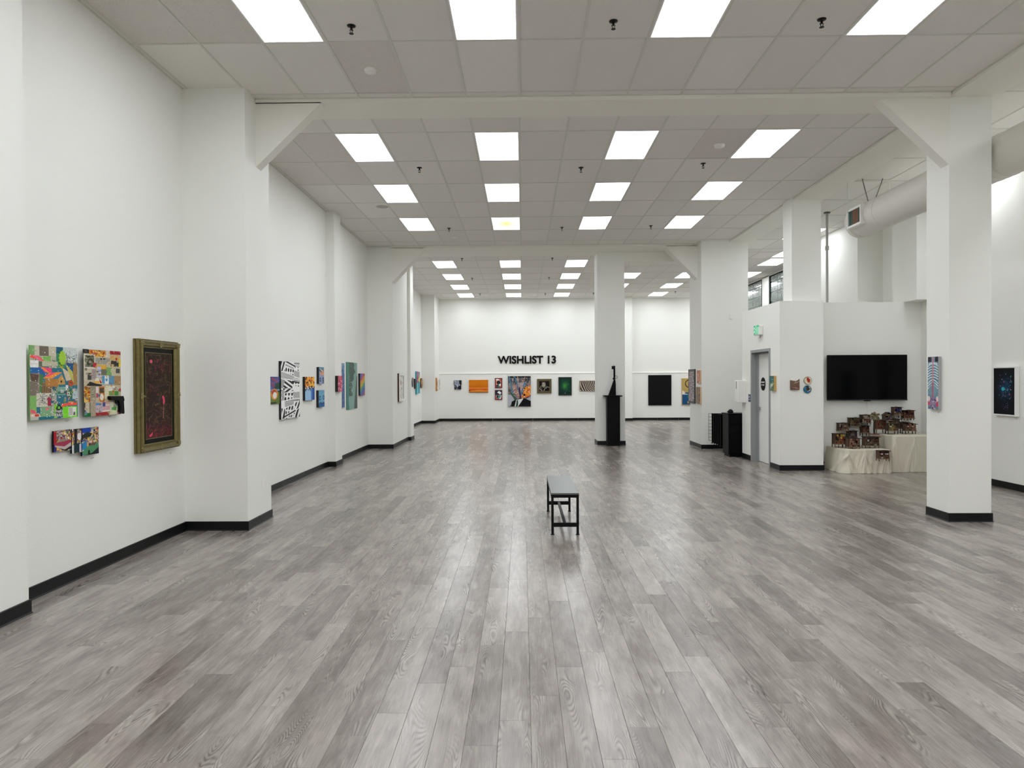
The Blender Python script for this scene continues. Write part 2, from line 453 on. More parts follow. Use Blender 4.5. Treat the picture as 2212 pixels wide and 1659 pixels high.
def ceiling(x0, x1, y0, y1, gx, gy, lights, label, group, tiles=True, yellow=None, rows=None):
    """suspended ceiling: slab above, tiles, runners; lights = set of (i, j) cells"""
    root = struct(box('ceiling', M_TILE, x0, x1, y0, y1, ZC + 0.03, ZT))
    i0 = math.floor((x0 - gx) / T); i1 = math.ceil((x1 - gx) / T)
    j0 = math.floor((y0 - gy) / (2 * T)); j1 = math.ceil((y1 - gy) / (2 * T))
    for i in range(i0, i1):
        for j in range(j0, j1):
            cx0, cx1 = gx + i * T, gx + (i + 1) * T; cy0, cy1 = gy + j * 2 * T, gy + (j + 1) * 2 * T
            if (i, j) in lights:
                yl = yellow == (i, j)
                if yl: ceiling_light((cx0 + cx1) / 2, (cy0 + cy1) / 2, 'ceiling light panel with a yellowed centre among white panels', None, True)
                else:
                    lb = label
                    if rows: lb = 'light panel ' + rows[j] + (', ' + CORD[sorted({q[0] for q in lights}).index(i)] if gx < 1 else '')
                    ceiling_light((cx0 + cx1) / 2, (cy0 + cy1) / 2, lb, group)
                continue
            if not tiles: continue
            a0, a1, b0, b1_ = max(cx0, x0), min(cx1, x1), max(cy0, y0), min(cy1, y1)
            if a1 - a0 < 0.02 or b1_ - b0 < 0.02: continue
            if a1 - a0 > T - 0.001 and b1_ - b0 > 2 * T - 0.001:
                pxx, pyy, _ = project(((cx0 + cx1) / 2, (cy0 + cy1) / 2, ZC))
                rough = any(abs(pxx - q[0]) < 75 and abs(pyy - q[1]) < 45 for q in rough_px)
                o = bpy.data.objects.new('ceiling_tile', full_tile_r if rough else full_tile)
                o.location = ((cx0 + cx1) / 2, (cy0 + cy1) / 2, ZC + 0.005 + random.uniform(0, 0.002)); link(o, root)
                o.rotation_euler = (random.uniform(-0.0006, 0.0006), random.uniform(-0.001, 0.001), 0)
            else:
                MB().box(a0 + 0.003, a1 - 0.003, b0 + 0.003, b1_ - 0.003, ZC + 0.006, ZC + 0.022).build('ceiling_tile', M_TILE, root)
    if tiles:
        for i in range(i0, i1 + 1):
            x = gx + i * T
            if x0 + 0.02 < x < x1 - 0.02: box('grid_runner', M_GRID, x - 0.012, x + 0.012, y0, y1, ZC, ZC + 0.006, root)
        for j in range(j0, j1 + 1):
            y = gy + j * 2 * T
            if y0 + 0.02 < y < y1 - 0.02: box('grid_crosspiece', M_GRID, x0, x1, y - 0.012, y + 0.012, ZC + 0.0008, ZC + 0.006, root)
        # wall angle
        MB().box(x0, x0 + 0.02, y0, y1, ZC - 0.001, ZC + 0.02).box(x1 - 0.02, x1, y0, y1, ZC - 0.001, ZC + 0.02).box(x0, x1, y0, y0 + 0.02, ZC - 0.001, ZC + 0.02).box(x0, x1, y1 - 0.02, y1, ZC - 0.001, ZC + 0.02).build('wall_angle', M_GRID, root)
    return root
GX, GY1, GY2, GY3 = -0.02, 6.796, 6.858, 19.33
COLS = (-4, -1, 2, 5)
ceiling(XL, 4.86, 4.357, 8.15, GX, GY1, {(i, -1) for i in COLS}, '', 'light panels before the nearer beam', rows={-1: 'on the open side of the nearer beam'})
ceiling(XL, 4.86, YF, 4.357, GX, GY1, {(i, j) for i in COLS for j in (-3, -5, -7, -9)}, 'recessed light panel over the entrance end', 'light panels over the entrance end', tiles=False, rows={-3: 'in the first entrance row', -5: 'in the second entrance row', -7: 'in the third entrance row', -9: 'in the last entrance row'})
ceiling(XL, 4.86, 8.66, 17.14, GX, GY2, {(i, j) for i in COLS for j in (2, 4, 6)}, 'recessed white light panel in the ceiling between the two beams', 'light panels between the two beams', yellow=(-1, 6), rows={2: 'just past the nearer beam', 4: 'midway between the two beams', 6: 'just before the farther beam'})
ceiling(-3.9, XW, 18.36, YB + 0.05, GX, GY3, {(i, j) for i in (-4, -1, 2, 5, 8, 11) for j in (0, 2, 4, 6)} - {(5, 0), (8, 0)}, 'recessed light panel in the far ceiling before the lettered wall', 'light panels in the far ceiling', rows={0: 'just past the farther beam', 2: 'second row past the farther beam', 4: 'second row from the lettered wall', 6: 'beside the lettered wall'})
ceiling(5.40, XW, 7.6, 18.36, 5.39, 9.38, {(1, 5), (2, 7)}, '', 'light panels in the side aisle ceiling', rows={5: 'over the restroom roof beside the grey pipe', 7: 'past the broad column before the glass block windows'})
for yy, lb in ((11.2, 'light panel by the side wall, above the end of the round duct'), (8.8, 'light panel by the side wall, behind the skeleton painting column')):
    o = ceiling_light(6.81, yy, lb, 'light panels close to the side wall'); o.location.z = ZC - 0.004
ceiling(5.40, XW, YF, 7.6, 5.39, 9.38, {(1, -3), (1, -5), (1, -7), (1, -9), (1, -11)}, 'recessed light panel in the side aisle by the entrance', 'light panels in the side aisle by the entrance', tiles=False, rows={-3: 'in the side aisle, first from the entrance beam', -5: 'in the side aisle, second from the entrance beam', -7: 'in the side aisle, third from the entrance beam', -9: 'in the side aisle, next to last by the entrance', -11: 'in the side aisle, last by the entrance wall'})

# ---- restroom block: walls, roof, door
rb = struct(MB().box(4.575, 5.345, 12.77, 12.92, 0, 3.02).box(5.2, 5.345, 12.92, 13.3, 0, 3.02).box(5.345, 7.37, 13.3, 13.45, 0, 3.045)
            .box(4.575, 4.72, 12.92, 13.30, 0, 3.02).box(4.575, 4.72, 14.30, 14.95, 0, 3.02).box(4.575, 4.72, 13.30, 14.30, 2.15, 3.02)
            .box(4.72, 7.37, 14.80, 14.95, 0, 3.0).box(4.6, 5.3, 12.92, 14.93, 2.9, 3.0).box(5.3, 7.37, 13.45, 14.93, 2.9, 3.0).build('wall_restroom', M_WALL))
base_run('baseboard', [(4.575, 14.95), (4.575, 14.355)], rb)
base_run('baseboard', [(4.575, 13.245), (4.575, 12.77), (5.345, 12.77), (5.345, 13.3), (5.6, 13.3)], rb)
door = struct(empty('door_1', (4.66, 13.8, 0)), 'white restroom door in a grey metal frame')
df = MB()
for y0, y1 in ((13.245, 13.305), (14.295, 14.355)):
    df.box(4.56, 4.72, y0, y1, 0, 2.15)
df.box(4.56, 4.72, 13.245, 14.355, 2.15, 2.205)
df.box(4.665, 4.70, 14.26, 14.295, 0, 2.15).box(4.665, 4.70, 13.305, 13.34, 0, 2.15).box(4.665, 4.70, 13.305, 14.295, 2.12, 2.15)
o = df.build('door_frame', M_GREYF, door); o.matrix_parent_inverse = Matrix.Translation((-4.66, -13.8, 0)); o.modifiers.clear()
def child_at(o, par):
    o.parent = par; o.matrix_parent_inverse = Matrix.Translation(-Vector(par.location)); return o
slab = child_at(box('door_leaf', M_DOOR, 4.70, 4.745, 13.31, 14.29, 0.008, 2.14), door)
hz = aX(1634, 882, 4.68).z
hd = MB().tube((4.70, 14.20, hz), (4.688, 14.20, hz), 0.032, n=16).tube((4.688, 14.20, hz), (4.640, 14.20, hz), 0.011, n=10)
hd.tube((4.645, 14.20, hz), (4.645, 14.085, hz), 0.009, n=10)
child_at(hd.build('door_handle', M_STEEL, door, smooth=True), door)
zs = aX(1648.3, 829.5, 4.695).z; ysg = aX(1648.3, 829.5, 4.695).y
sg = child_at(MB().tube((4.70, ysg, zs), (4.692, ysg, zs), 0.128, n=40).build('door_sign', M_BLACK, door), door)
M_LET = mat('white sign print', '#d9d9d9', 0.5)
lt = MB()
for row, zz, n, w in ((0, 0.035, 8, 0.2), (1, -0.018, 6, 0.165)):
    for k in range(n):
        if row == 1 and k == 2: continue
        yy = ysg + w / 2 - (k + 0.5) * w / n
        lt.box(4.6895, 4.693, yy - w / n * 0.38, yy + w / n * 0.38, zs + zz - 0.012, zs + zz + 0.012)
child_at(lt.build('sign_print', M_LET, door), door)

# ---- glass block windows on the right wall
def glass_mat():
    m = bpy.data.materials.new('rippled glass block'); m.use_nodes = True
    nt = m.node_tree; b = nt.nodes['Principled BSDF']
    g = nt.nodes.new('ShaderNodeNewGeometry')
    n = nt.nodes.new('ShaderNodeTexNoise'); n.inputs['Scale'].default_value = 14; n.inputs['Detail'].default_value = 3; n.inputs['Distortion'].default_value = 2.0
    nt.links.new(g.outputs['Position'], n.inputs['Vector'])
    r = nt.nodes.new('ShaderNodeValToRGB')
    r.color_ramp.elements[0].position = 0.35; r.color_ramp.elements[0].color = (*lin('#4b5853'), 1)
    r.color_ramp.elements[1].position = 0.7; r.color_ramp.elements[1].color = (*lin('#97a8a1'), 1)
    nt.links.new(n.outputs['Fac'], r.inputs[0]); nt.links.new(r.outputs[0], b.inputs['Base Color'])
    bp = nt.nodes.new('ShaderNodeBump'); bp.inputs['Strength'].default_value = 0.5; bp.inputs['Distance'].default_value = 0.01
    nt.links.new(n.outputs['Fac'], bp.inputs['Height']); nt.links.new(bp.outputs[0], b.inputs['Normal'])
    b.inputs['Roughness'].default_value = 0.08; b.inputs['Coat Weight'].default_value = 0.6
    b.inputs['Transmission Weight'].default_value = 0.25
    return m
M_GLASS = glass_mat()
M_MORTAR = mat('white mortar', '#e6e8e4', 0.7)
gb = MB().box(-0.045, 0.045, -0.146, 0.146, -0.146, 0.146)
GB = gb.mesh('glass_block', M_GLASS)
for wi, (ya, nb) in enumerate(((20.3, 7), (23.22, 6))):
    w = struct(empty('window_%d' % (wi + 1), (XW + 0.08, ya, 3.42)), 'glass block window high on the side wall')
    yb = ya + nb * 0.305
    fr = MB().box(-0.07, 0.075, -0.04, 0.0, -0.02, 1.44).box(-0.07, 0.075, nb * 0.305, nb * 0.305 + 0.04, -0.02, 1.44).box(-0.07, 0.075, 0, nb * 0.305, 1.40, 1.44)
    fr.build('window_frame', M_BLACK, w)
    MB().box(0.0, 0.03, 0, nb * 0.305, -0.02, 1.40).build('mortar', M_MORTAR, w)
    for i in range(nb):
        for j in range(5):
            if j == 4:
                q = MB().box(-0.045, 0.045, -0.146, 0.146, -0.08, 0.08).build('glass_block', M_GLASS, w); q.location = (0, 0.1525 + i * 0.305, 1.31)
                continue
            o = bpy.data.objects.new('glass_block', GB); o.location = (0, 0.1525 + i * 0.305, 0.14 + j * 0.305 - 0.003); link(o, w)

# ================================================================== THINGS
# ---- bench
bx0, bx1, by0, by1, bh = 0.295, 0.592, 7.56, 8.93, 0.445
bench = empty('bench', ((bx0 + bx1) / 2, (by0 + by1) / 2, 0), 0, 'long backless black steel bench with a grey top, alone on the floor', 'bench')
M_BTOP = mat('grey laminate seat', '#5d6160', 0.33, vary=0.06, vscale=9)
def bb(name, m, *a, **k): return child_at(box(name, m, *a, **k), bench)
bb('seat', M_BTOP, bx0, bx1, by0, by1, bh - 0.018, bh, bevel=0.003)
rail = MB().box(bx0 + 0.002, bx1 - 0.002, by0 + 0.002, by0 + 0.03, bh - 0.05, bh - 0.018).box(bx0 + 0.002, bx1 - 0.002, by1 - 0.03, by1 - 0.002, bh - 0.05, bh - 0.018)
rail.box(bx0 + 0.002, bx0 + 0.03, by0 + 0.03, by1 - 0.03, bh - 0.05, bh - 0.018).box(bx1 - 0.03, bx1 - 0.002, by0 + 0.03, by1 - 0.03, bh - 0.05, bh - 0.018)
child_at(rail.build('apron', M_BLKM, bench), bench)
for x in (bx0 + 0.002, bx1 - 0.028):
    for y in (by0 + 0.002, by1 - 0.028):
        leg = bb('leg', M_BLKM, x, x + 0.026, y, y + 0.026, 0.012, bh - 0.05)
        ft = MB().lathe((x + 0.013, y + 0.013, 0), [(0.021, 0), (0.021, 0.006), (0.012, 0.012), (0.006, 0.014), (0.006, 0.03)], 14).build('foot', M_BLKM, leg)
        ft.matrix_parent_inverse = Matrix.Translation((-bench.location.x, -bench.location.y, 0)) if False else Matrix.Identity(4)
for y in (by0 + 0.004, by1 - 0.028):
    bb('cross_rail', M_BLKM, bx0 + 0.028, bx1 - 0.028, y, y + 0.024, 0.085, 0.128)
bb('stretcher', M_BLKM, (bx0 + bx1) / 2 - 0.014, (bx0 + bx1) / 2 + 0.014, by0 + 0.028, by1 - 0.028, 0.098, 0.124)

# ---- pedestal and sculpture
px0, px1, py0, py1 = 2.075, 2.395, 17.60, 17.86
ped = empty('pedestal', ((px0 + px1) / 2, 17.73, 0), 0, 'tall black display pedestal with overhanging top, before the white pillar', 'pedestal')
M_PED = mat('satin black pedestal paint', '#070709', 0.4, spec=0.12)
child_at(box('shaft', M_PED, px0, px1, py0, py1, 0.0, 1.215, bevel=0.004), ped)
child_at(box('top_board', M_PED, 2.005, 2.445, 17.54, 17.885, 1.215, 1.245, bevel=0.006), ped)
sc = empty('sculpture', (2.25, 17.71, 1.245), 0, 'black metal sculpture with triangular fin and upright square post on the pedestal', 'sculpture')
k = 17.71 / FPX
def sx(px): return aY(px, 820, 17.71).x - 2.25
def szz(py): return aY(1325, py, 17.71).z - 1.245
MB().prism([(sx(1314), -0.05, 0), (sx(1330), -0.05, 0), (sx(1329.6), -0.05, szz(829)), (sx(1328.6), -0.05, szz(820)), (sx(1325.5), -0.05, szz(821))], (0, 0.1, 0)).build('fin', M_PED, sc)
MB().box(sx(1325.2), sx(1328.9), -0.022, 0.022, szz(822), szz(790.3)).build('post', M_PED, sc)
MB().box(sx(1321.6), sx(1325.3), -0.03, 0.03, szz(797.6), szz(790.6)).build('head_block', M_PED, sc)
MB().tube((sx(1325.5), 0, szz(790.5)), (sx(1325.5), 0, szz(787.6)), 0.004, n=8).build('pin', M_PED, sc)
MB().tube((sx(1325.8), -0.035, szz(818)), (sx(1325.8), 0.035, szz(818)), 0.026, n=16).build('knuckle', M_PED, sc)
rg = MB(); rc = Vector((sx(1330.6), 0, szz(814.7)))
for i in range(16):
    a0, a1 = 2 * math.pi * i / 16, 2 * math.pi * (i + 1) / 16
    rg.tube(rc + Vector((0.032 * math.cos(a0), 0, 0.032 * math.sin(a0))), rc + Vector((0.032 * math.cos(a1), 0, 0.032 * math.sin(a1))), 0.005, n=6)
rg.build('ring', M_PED, sc)

# ---- wall letters on the back wall
letters = empty('wall_lettering', (0, YB, 2.4), 0, 'bold black letters WISHLIST 13 on the end wall', 'lettering')
pA, pB = aY(1075, 786, YB), aY(1201, 768, YB)
t = text_mesh('lettering_probe', 'WISHLIST 13', 1.0, M_BLACK, None, 0.0, 0.033)
xs = [v.co.x for v in t.data.vertices]; ysv = [v.co.y for v in t.data.vertices]
sxk = (pB.x - pA.x) / (max(xs) - min(xs)); syk = (pB.z - pA.z) / (max(ysv) - min(ysv)); mx, my = min(xs), min(ysv)
# split the text mesh into its characters by connected pieces
bm = bmesh.new(); bm.from_mesh(t.data); bpy.data.objects.remove(t)
seen = set(); comps = []
for v in bm.verts:
    if v in seen: continue
    st = [v]; comp = []; seen.add(v)
    while st:
        q = st.pop(); comp.append(q)
        for e in q.link_edges:
            w = e.other_vert(q)
            if w not in seen: seen.add(w); st.append(w)
    comps.append(comp)
for comp in comps:
    cs = set(comp); idx = {v: i for i, v in enumerate(comp)}
    fs = [[idx[v] for v in f.verts] for f in bm.faces if f.verts[0] in cs]
    vs = [((v.co.x - mx) * sxk + pA.x, (v.co.y - my) * syk + pA.z - 2.4) for v in comp]
    n = len(vs)
    # front face polygons plus rim
    ec = {}
    for f in fs:
        for a, b in zip(f, f[1:] + f[:1]): ec[(a, b)] = ec.get((a, b), 0) + 1
    q = MB(); V = [(x, -0.018, z) for x, z in vs] + [(x, 0.0, z) for x, z in vs]
    F = [tuple(f) for f in fs] + [tuple(i + n for i in reversed(f)) for f in fs] + [(a, b, b + n, a + n) for (a, b) in ec if (b, a) not in ec]
    q.add(V, F); q.build('letter', M_BLACK, letters)
bm.free()

# ---- television
tv0, tv1 = aY(1788, 767, 13.2), aY(1960, 864.5, 13.2)
tv = empty('television', ((tv0.x + tv1.x) / 2, 13.2, (tv0.z + tv1.z) / 2), 0, 'large black flat television hung on the white wall above draped stands', 'television')
w2, h2 = (tv1.x - tv0.x) / 2, (tv0.z - tv1.z) / 2
MB().box(-w2, w2, 0.0, 0.05, -h2, h2).build('housing', M_BLACK, tv, bevel=0.004)
M_SCR = mat('glossy black screen', '#020204', 0.15, spec=0.12)
MB().box(-w2 + 0.008, w2 - 0.008, -0.003, 0.001, -h2 + 0.022, h2 - 0.008).build('screen', M_SCR, tv)
bz = mat('dark bezel metal', '#33343a', 0.35, metal=0.6)
MB().box(-w2, w2, -0.005, 0.002, -h2, -h2 + 0.02).build('lower_bezel', bz, tv)
MB().box(-0.055, 0.055, -0.004, 0.03, -h2 - 0.014, -h2).build('sensor_bar', M_BLACK, tv)
MB().box(-0.3, 0.3, 0.05, 0.098, -0.2, 0.2).build('wall_mount', M_BLKM, tv)
cx_ = aY(1875, 880, 13.3)
cc = empty('cable_cover', (cx_.x, 13.3, 0), 0, 'thin white cable cover running down below the television', 'cable cover')
MB().box(-0.012, 0.012, -0.014, 0.0, aY(1875, 925, 13.3).z, aY(1875, 868, 13.3).z).build('channel', M_WHITE, cc)

# ---- exit sign, dispenser, door plates
pe = aX(1628, 712, 4.52)
yA, yB_ = aX(1628.5, 712, 4.50).y, aX(1640, 712, 4.50).y
zA, zB_ = aX(1640, 702.5, 4.50).z, aX(1640, 723, 4.50).z
es = empty('exit_sign', (4.575, (yA + yB_) / 2, (zA + zB_) / 2), 0, 'green lit exit sign in a white case above the restroom door', 'exit sign')
hh, ww = (zA - zB_) / 2, (yA - yB_) / 2
MB().box(-0.075, 0, -ww, ww, -hh, hh).build('case', M_WHITE, es, bevel=0.012)
def emis(name, col, p):
    m = bpy.data.materials.new(name); m.use_nodes = True; b = m.node_tree.nodes['Principled BSDF']
    b.inputs['Base Color'].default_value = (*lin(col), 1); b.inputs['Emission Color'].default_value = (*lin(col), 1); b.inputs['Emission Strength'].default_value = p
    return m
MB().box(-0.079, -0.074, -ww * 0.86, ww * 0.86, -hh * 0.80, hh * 0.80).build('face', emis('pale green lit face', '#b9e4cf', 0.35), es)
tx = text_mesh('lettering', 'EXIT', 0.24, emis('green exit letters', '#1f9e6c', 0.5), es, 0.001, 0.006, sx=0.62)
tx.rotation_euler = (math.pi / 2, 0, -math.pi / 2); tx.location = (-0.080, 0, 0)
MB().tube((-0.035, 0, -hh), (-0.035, 0, -hh - 0.05), 0.03, n=14).build('test_lamp', M_WHITE, es)
dz0, dz1 = aX(1598, 870, 4.43).z, aX(1598, 821.5, 4.43).z
dp = empty('wall_dispenser', (4.575, 14.8, dz0), 0, 'white box dispenser on the wall edge left of the restroom door', 'dispenser')
MB().box(-0.165, 0, -0.12, 0.13, 0, dz1 - dz0).build('case', M_WHITE, dp, bevel=0.012)
MB().box(-0.168, -0.163, -0.02, 0.02, (dz1 - dz0) * 0.62, (dz1 - dz0) * 0.95).build('window_slot', mat('smoked grey plastic', '#7d7f7c', 0.3), dp)
pz0, pz1 = aX(1618, 868, 4.575).z, aX(1618, 851.5, 4.575).z
ad = empty('room_sign', (4.575, 14.46, (pz0 + pz1) / 2), 0, 'small dark blue plate beside the grey door frame', 'sign')
MB().box(-0.006, 0, -0.065, 0.065, -(pz1 - pz0) / 2, (pz1 - pz0) / 2).build('plate', mat('navy plastic', '#1b2348', 0.4), ad)
q = MB(); q.box(-0.008, -0.006, -0.03, 0.03, 0.005, 0.045).box(-0.008, -0.006, -0.05, 0.05, -0.035, -0.02)
q.build('pictogram', mat('pale blue print', '#aab4d4', 0.5), ad)

# ---- outlets / plates
def outlet(label, X, px, py, face=1, hh=0.058):
    p = aX(px, py, X)
    r = empty('wall_outlet', (X, p.y, p.z), 0, label, 'outlet')
    MB().box(0, 0.006 * face, -0.036, 0.036, -hh, hh).build('plate', M_WHITE, r, bevel=0.002)
    for dz in (-0.022, 0.022):
        MB().box(0.006 * face, 0.009 * face, -0.017, 0.017, dz - 0.014, dz + 0.014).build('socket', M_WHITE, r)
outlet('white outlet plate low on the column beside the gilt frame', -3.04, 568, 1046)
outlet('white outlet plate low on the wide column under the drawing', -3.13, 857, 932)
p = aY(1578.5, 684, 16.78)
sn = empty('wall_sensor', (p.x, 16.78, p.z), 0, 'small white sensor box high on the broad column', 'sensor')
MB().box(-0.035, 0.035, -0.03, 0, -0.05, 0.05).build('case', M_WALL, sn, bevel=0.006)
MB().box(-0.03, 0.03, -0.034, -0.029, -0.045, -0.02).build('lens', M_WHITE, sn)

# ---- ceiling fittings
SPL = [a + ', ' + b for a, ks in (('before the nearer beam', 3), ('past the nearer beam', 3), ('before the farther beam', 3), ('past the farther beam', 2), ('midway over the far room', 2), ('beside the lettered wall', 4)) for b in ('nearest the collage wall', 'second from the collage wall', 'third from the collage wall', 'fourth from the collage wall')[:ks]]
def sprinkler(px, py, i):
    p = aZ(px, py, ZC - 0.03)
    r = empty('sprinkler_head', (p.x, p.y, ZC + 0.004), 0, 'dark ceiling sprinkler ' + SPL[i], 'sprinkler', 'ceiling sprinklers')
    MB().lathe((0, 0, 0), [(0.040, 0), (0.038, -0.006), (0.02, -0.012)], 18).build('escutcheon', M_BRONZE, r)
    MB().tube((0, 0, -0.01), (0, 0, -0.04), 0.011, n=10).bar((-0.016, 0, -0.035), (-0.004, 0, -0.068), 0.005).bar((0.016, 0, -0.035), (0.004, 0, -0.068), 0.005).build('frame_arms', M_BRONZE, r)
    MB().lathe((0, 0, 0), [(0.004, -0.066), (0.021, -0.069), (0.021, -0.072)], 14).build('deflector', M_BRONZE, r)
for i, (x, y) in enumerate([(759, 64), (1325, 54), (1775, 50), (906, 367), (1255, 367), (1519, 358), (970, 496.5), (1214, 494.5), (1406, 491), (998, 561), (1193, 560), (1020, 603), (1186, 601.5), (1037, 636.5), (1178, 636), (1282, 634.5), (1459, 631.5)]):
    sprinkler(x, y, i)
def detector(px, py, label, r0=0.062, h=0.042):
    p = aZ(px, py, ZC - 0.02)
    r = empty('smoke_detector', (p.x, p.y, ZC + 0.005), 0, label, 'smoke detector')
    MB().lathe((0, 0, 0), [(r0, 0), (r0, -h * 0.35), (r0 * 0.86, -h * 0.8), (r0 * 0.5, -h), (0.005, -h)], 24).build('housing', M_WHITE, r, smooth=True)
    MB().lathe((0, 0, 0), [(r0 * 1.08, 0.001), (r0 * 1.08, -0.008)], 24).build('base_ring', M_WHITE, r)
detector(800, 155, 'white domed smoke detector on the pitted tile before the nearer beam')
detector(1554, 317, 'white smoke detector on the tile between beam and light panels', 0.07)
detector(980, 514, 'small flat white detector close to the farther beam', 0.07, 0.02)
detector(1450, 509.5, 'small flat white detector near the broad column', 0.07, 0.02)
detector(1025, 611, 'flat white detector in the far ceiling', 0.08, 0.02)
p = aZ(825.5, 447, ZC)
r = empty('ceiling_speaker', (p.x, p.y, ZC + 0.005), 0, 'round flush grey ceiling speaker near the left wall', 'speaker')
MB().lathe((0, 0, 0), [(0.11, 0), (0.11, -0.006), (0.10, -0.010), (0.005, -0.010)], 28).build('grille', mat('grey speaker mesh', '#b7b4ad', 0.7, bump=0.3, bscale=400), r)
MB().lathe((0, 0, 0), [(0.118, 0.001), (0.118, -0.005)], 28).build('rim', M_GRID, r)

# ---- round duct with outlet box and hanger
DX, DZ, DR, DY = 5.635, 4.235, 0.255, 12.0
du = empty('air_duct', (DX, DY, DZ), 0, 'large round painted air duct hung under the side aisle ceiling', 'duct')
def dtube(y0, y1, r, name, n=48, m=M_DUCT, cap=True):
    return MB().tube((0, y0, 0), (0, y1, 0), r, n=n, cap=cap).build(name, m, du, smooth=True)
dtube(-15.5, -0.10, DR, 'duct_body')
dtube(-0.10, 0.0, DR + 0.006, 'end_cap')
for y in (-0.13, -0.9, -2.4, -2.9, -3.4, -3.5, -3.62, -5.2):
    dtube(y - 0.012, y + 0.012, DR + 0.005, 'seam_ring')
M_DARK = mat('dark duct interior', '#1d2524', 0.6)
vb = MB()
Y0v, Y1v = aX(1858.6, 460, 5.335).y - DY, aX(1829.4, 470, 5.335).y - DY
xf = 5.335 - DX
zv0, zv1 = aX(1844, 489, 5.335).z - DZ + 0.035, aX(1844, 448, 5.335).z - DZ - 0.035
vb.box(xf, -0.02, Y0v, Y1v, zv0 - 0.035, zv0).box(xf, -0.02, Y0v, Y1v, zv1, zv1 + 0.035).box(xf, -0.02, Y0v, Y0v + 0.03, zv0, zv1).box(xf, -0.02, Y1v - 0.03, Y1v, zv0, zv1)
vent = vb.build('outlet_box', M_WHITE, du)
MB().box(xf + 0.05, xf + 0.06, Y0v + 0.03, Y1v - 0.03, zv0, zv1).build('grille_back', M_DARK, vent)
slc = [mat('teal slat', '#4c6a66', 0.5), mat('brown slat', '#7a5a48', 0.5), mat('rust slat', '#94613f', 0.5), mat('dark teal slat', '#36524f', 0.5)]
for i in range(10):
    y = Y1v - 0.03 - (i + 0.5) * (Y1v - Y0v - 0.06) / 10
    MB().box(xf + 0.012, xf + 0.05, y - 0.012, y + 0.006, zv0, zv1).build('slat', slc[(0, 3, 0, 1, 2, 1, 2, 1, 3, 0)[i]], vent)
hg = MB()
zc_ = ZC - DZ
hg.bar((-0.32, -0.25, zc_ - 0.01), (0.36, -0.25, zc_ - 0.01), 0.02).bar((-0.32, -0.25, zc_ - 0.01), (-0.32, -0.25, 0.1), 0.012).bar((0.36, -0.25, zc_ - 0.01), (0.36, -0.25, 0.2), 0.012)
hg.build('hanger_rail', M_GRID, du)
MB().bar((-0.13, -0.35, zc_), (-0.03, -0.35, DR - 0.01), 0.012).bar((0.2, -0.35, zc_), (0.06, -0.35, DR - 0.01), 0.012).build('hanger_strap', mat('galvanised strap', '#6d6a63', 0.5, metal=0.5), du)

# ---- vertical pipe above the restroom block
pp = aY(1786.5, 560, 14.0)
pi = empty('conduit_pipe', (pp.x, 14.0, 3.0), 0, 'slim grey vertical pipe rising from the restroom roof to the ceiling', 'pipe')
M_PIPE = mat('grey galvanised pipe', '#a9a8a4', 0.45, metal=0.3)
MB().tube((0, 0, 0), (0, 0, ZC - 3.0), 0.024, n=14).build('pipe', M_PIPE, pi, smooth=True)
zc2 = aY(1786.5, 536, 14.0).z - 3.0
MB().tube((0, 0, zc2 - 0.04), (0, 0, zc2 + 0.04), 0.036, n=14).build('coupling', M_PIPE, pi, smooth=True)
MB().tube((0, 0, ZC - 3.02), (0, 0, ZC - 3.0), 0.06, n=16).build('ceiling_plate', mat('dark plate', '#4a4844', 0.5), pi)

# ---- black gear by the broad column: cabinet, folded panels, gridwall
cab = empty('cabinet', (4.65, 15.25, 0), 0, 'low black cabinet standing behind the restroom wall corner', 'cabinet')
M_CAB = mat('black cabinet laminate', '#060607', 0.45, spec=0.1)
child_at(box('body', M_CAB, 4.31, 5.0, 15.02, 15.45, 0.05, 0.895), cab)
child_at(box('plinth', M_BLACK, 4.34, 5.0, 15.05, 15.45, 0.0, 0.05), cab)
child_at(box('top', M_CAB, 4.29, 5.02, 15.0, 15.47, 0.895, 0.915), cab)
for z0, z1 in ((0.70, 0.88), (0.50, 0.69), (0.07, 0.49)):
    d = child_at(box('drawer_front', M_CAB, 4.32, 4.99, 15.005, 15.02, z0, z1, bevel=0.003), cab)
bd = empty('black_bag', (4.42, 15.25, 0.915), 0, 'small lumpy black bag on top of the low black cabinet', 'bag')
MB().lathe((0, 0, 0), [(0.05, 0), (0.062, 0.02), (0.05, 0.05), (0.028, 0.072), (0.008, 0.08)], 12).build('body', M_BLACK, bd, smooth=True)
MB().prism([(-0.03, -0.01, 0.03), (-0.085, -0.01, 0.02), (-0.03, -0.01, 0.065)], (0, 0.02, 0)).build('flap', M_BLACK, bd)
ORD = ['foremost', 'second', 'third', 'fourth', 'rearmost']
for i in range(5):
    fp = empty('folding_panel', (4.305 - 0.006 * i, 15.58 + 0.15 * i, 0.0), 0, ORD[i] + ' of five black display panels stacked behind the low cabinet', 'panel', 'folded black display panels')
    MB().box(0, 0.5, 0, 0.022, 0.19, 0.86).build('board', M_CAB, fp)
    for x in (-0.012, 0.5): MB().box(x, x + 0.012, -0.003, 0.025, 0.17, 0.865).build('edge_strip', M_BLACK, fp)
    for x in (0.3, 0.46): MB().box(x, x + 0.02, 0, 0.02, 0, 0.19).build('foot', M_BLACK, fp)
gw = empty('gridwall_panel', (4.27, 16.45, 0.0), 0, 'black wire gridwall panel leaning by the broad column', 'gridwall')
zg0, zg1 = 0.225, 0.845
for i in range(9):
    MB().tube((i * 0.075, 0, zg0), (i * 0.075, 0, zg1), 0.004, n=6).build('upright_wire', M_BLACK, gw)
for j in range(9):
    z = zg0 + j * (zg1 - zg0) / 8
    MB().tube((0, 0.006, z), (0.6, 0.006, z), 0.004, n=6).build('cross_wire', M_BLACK, gw)
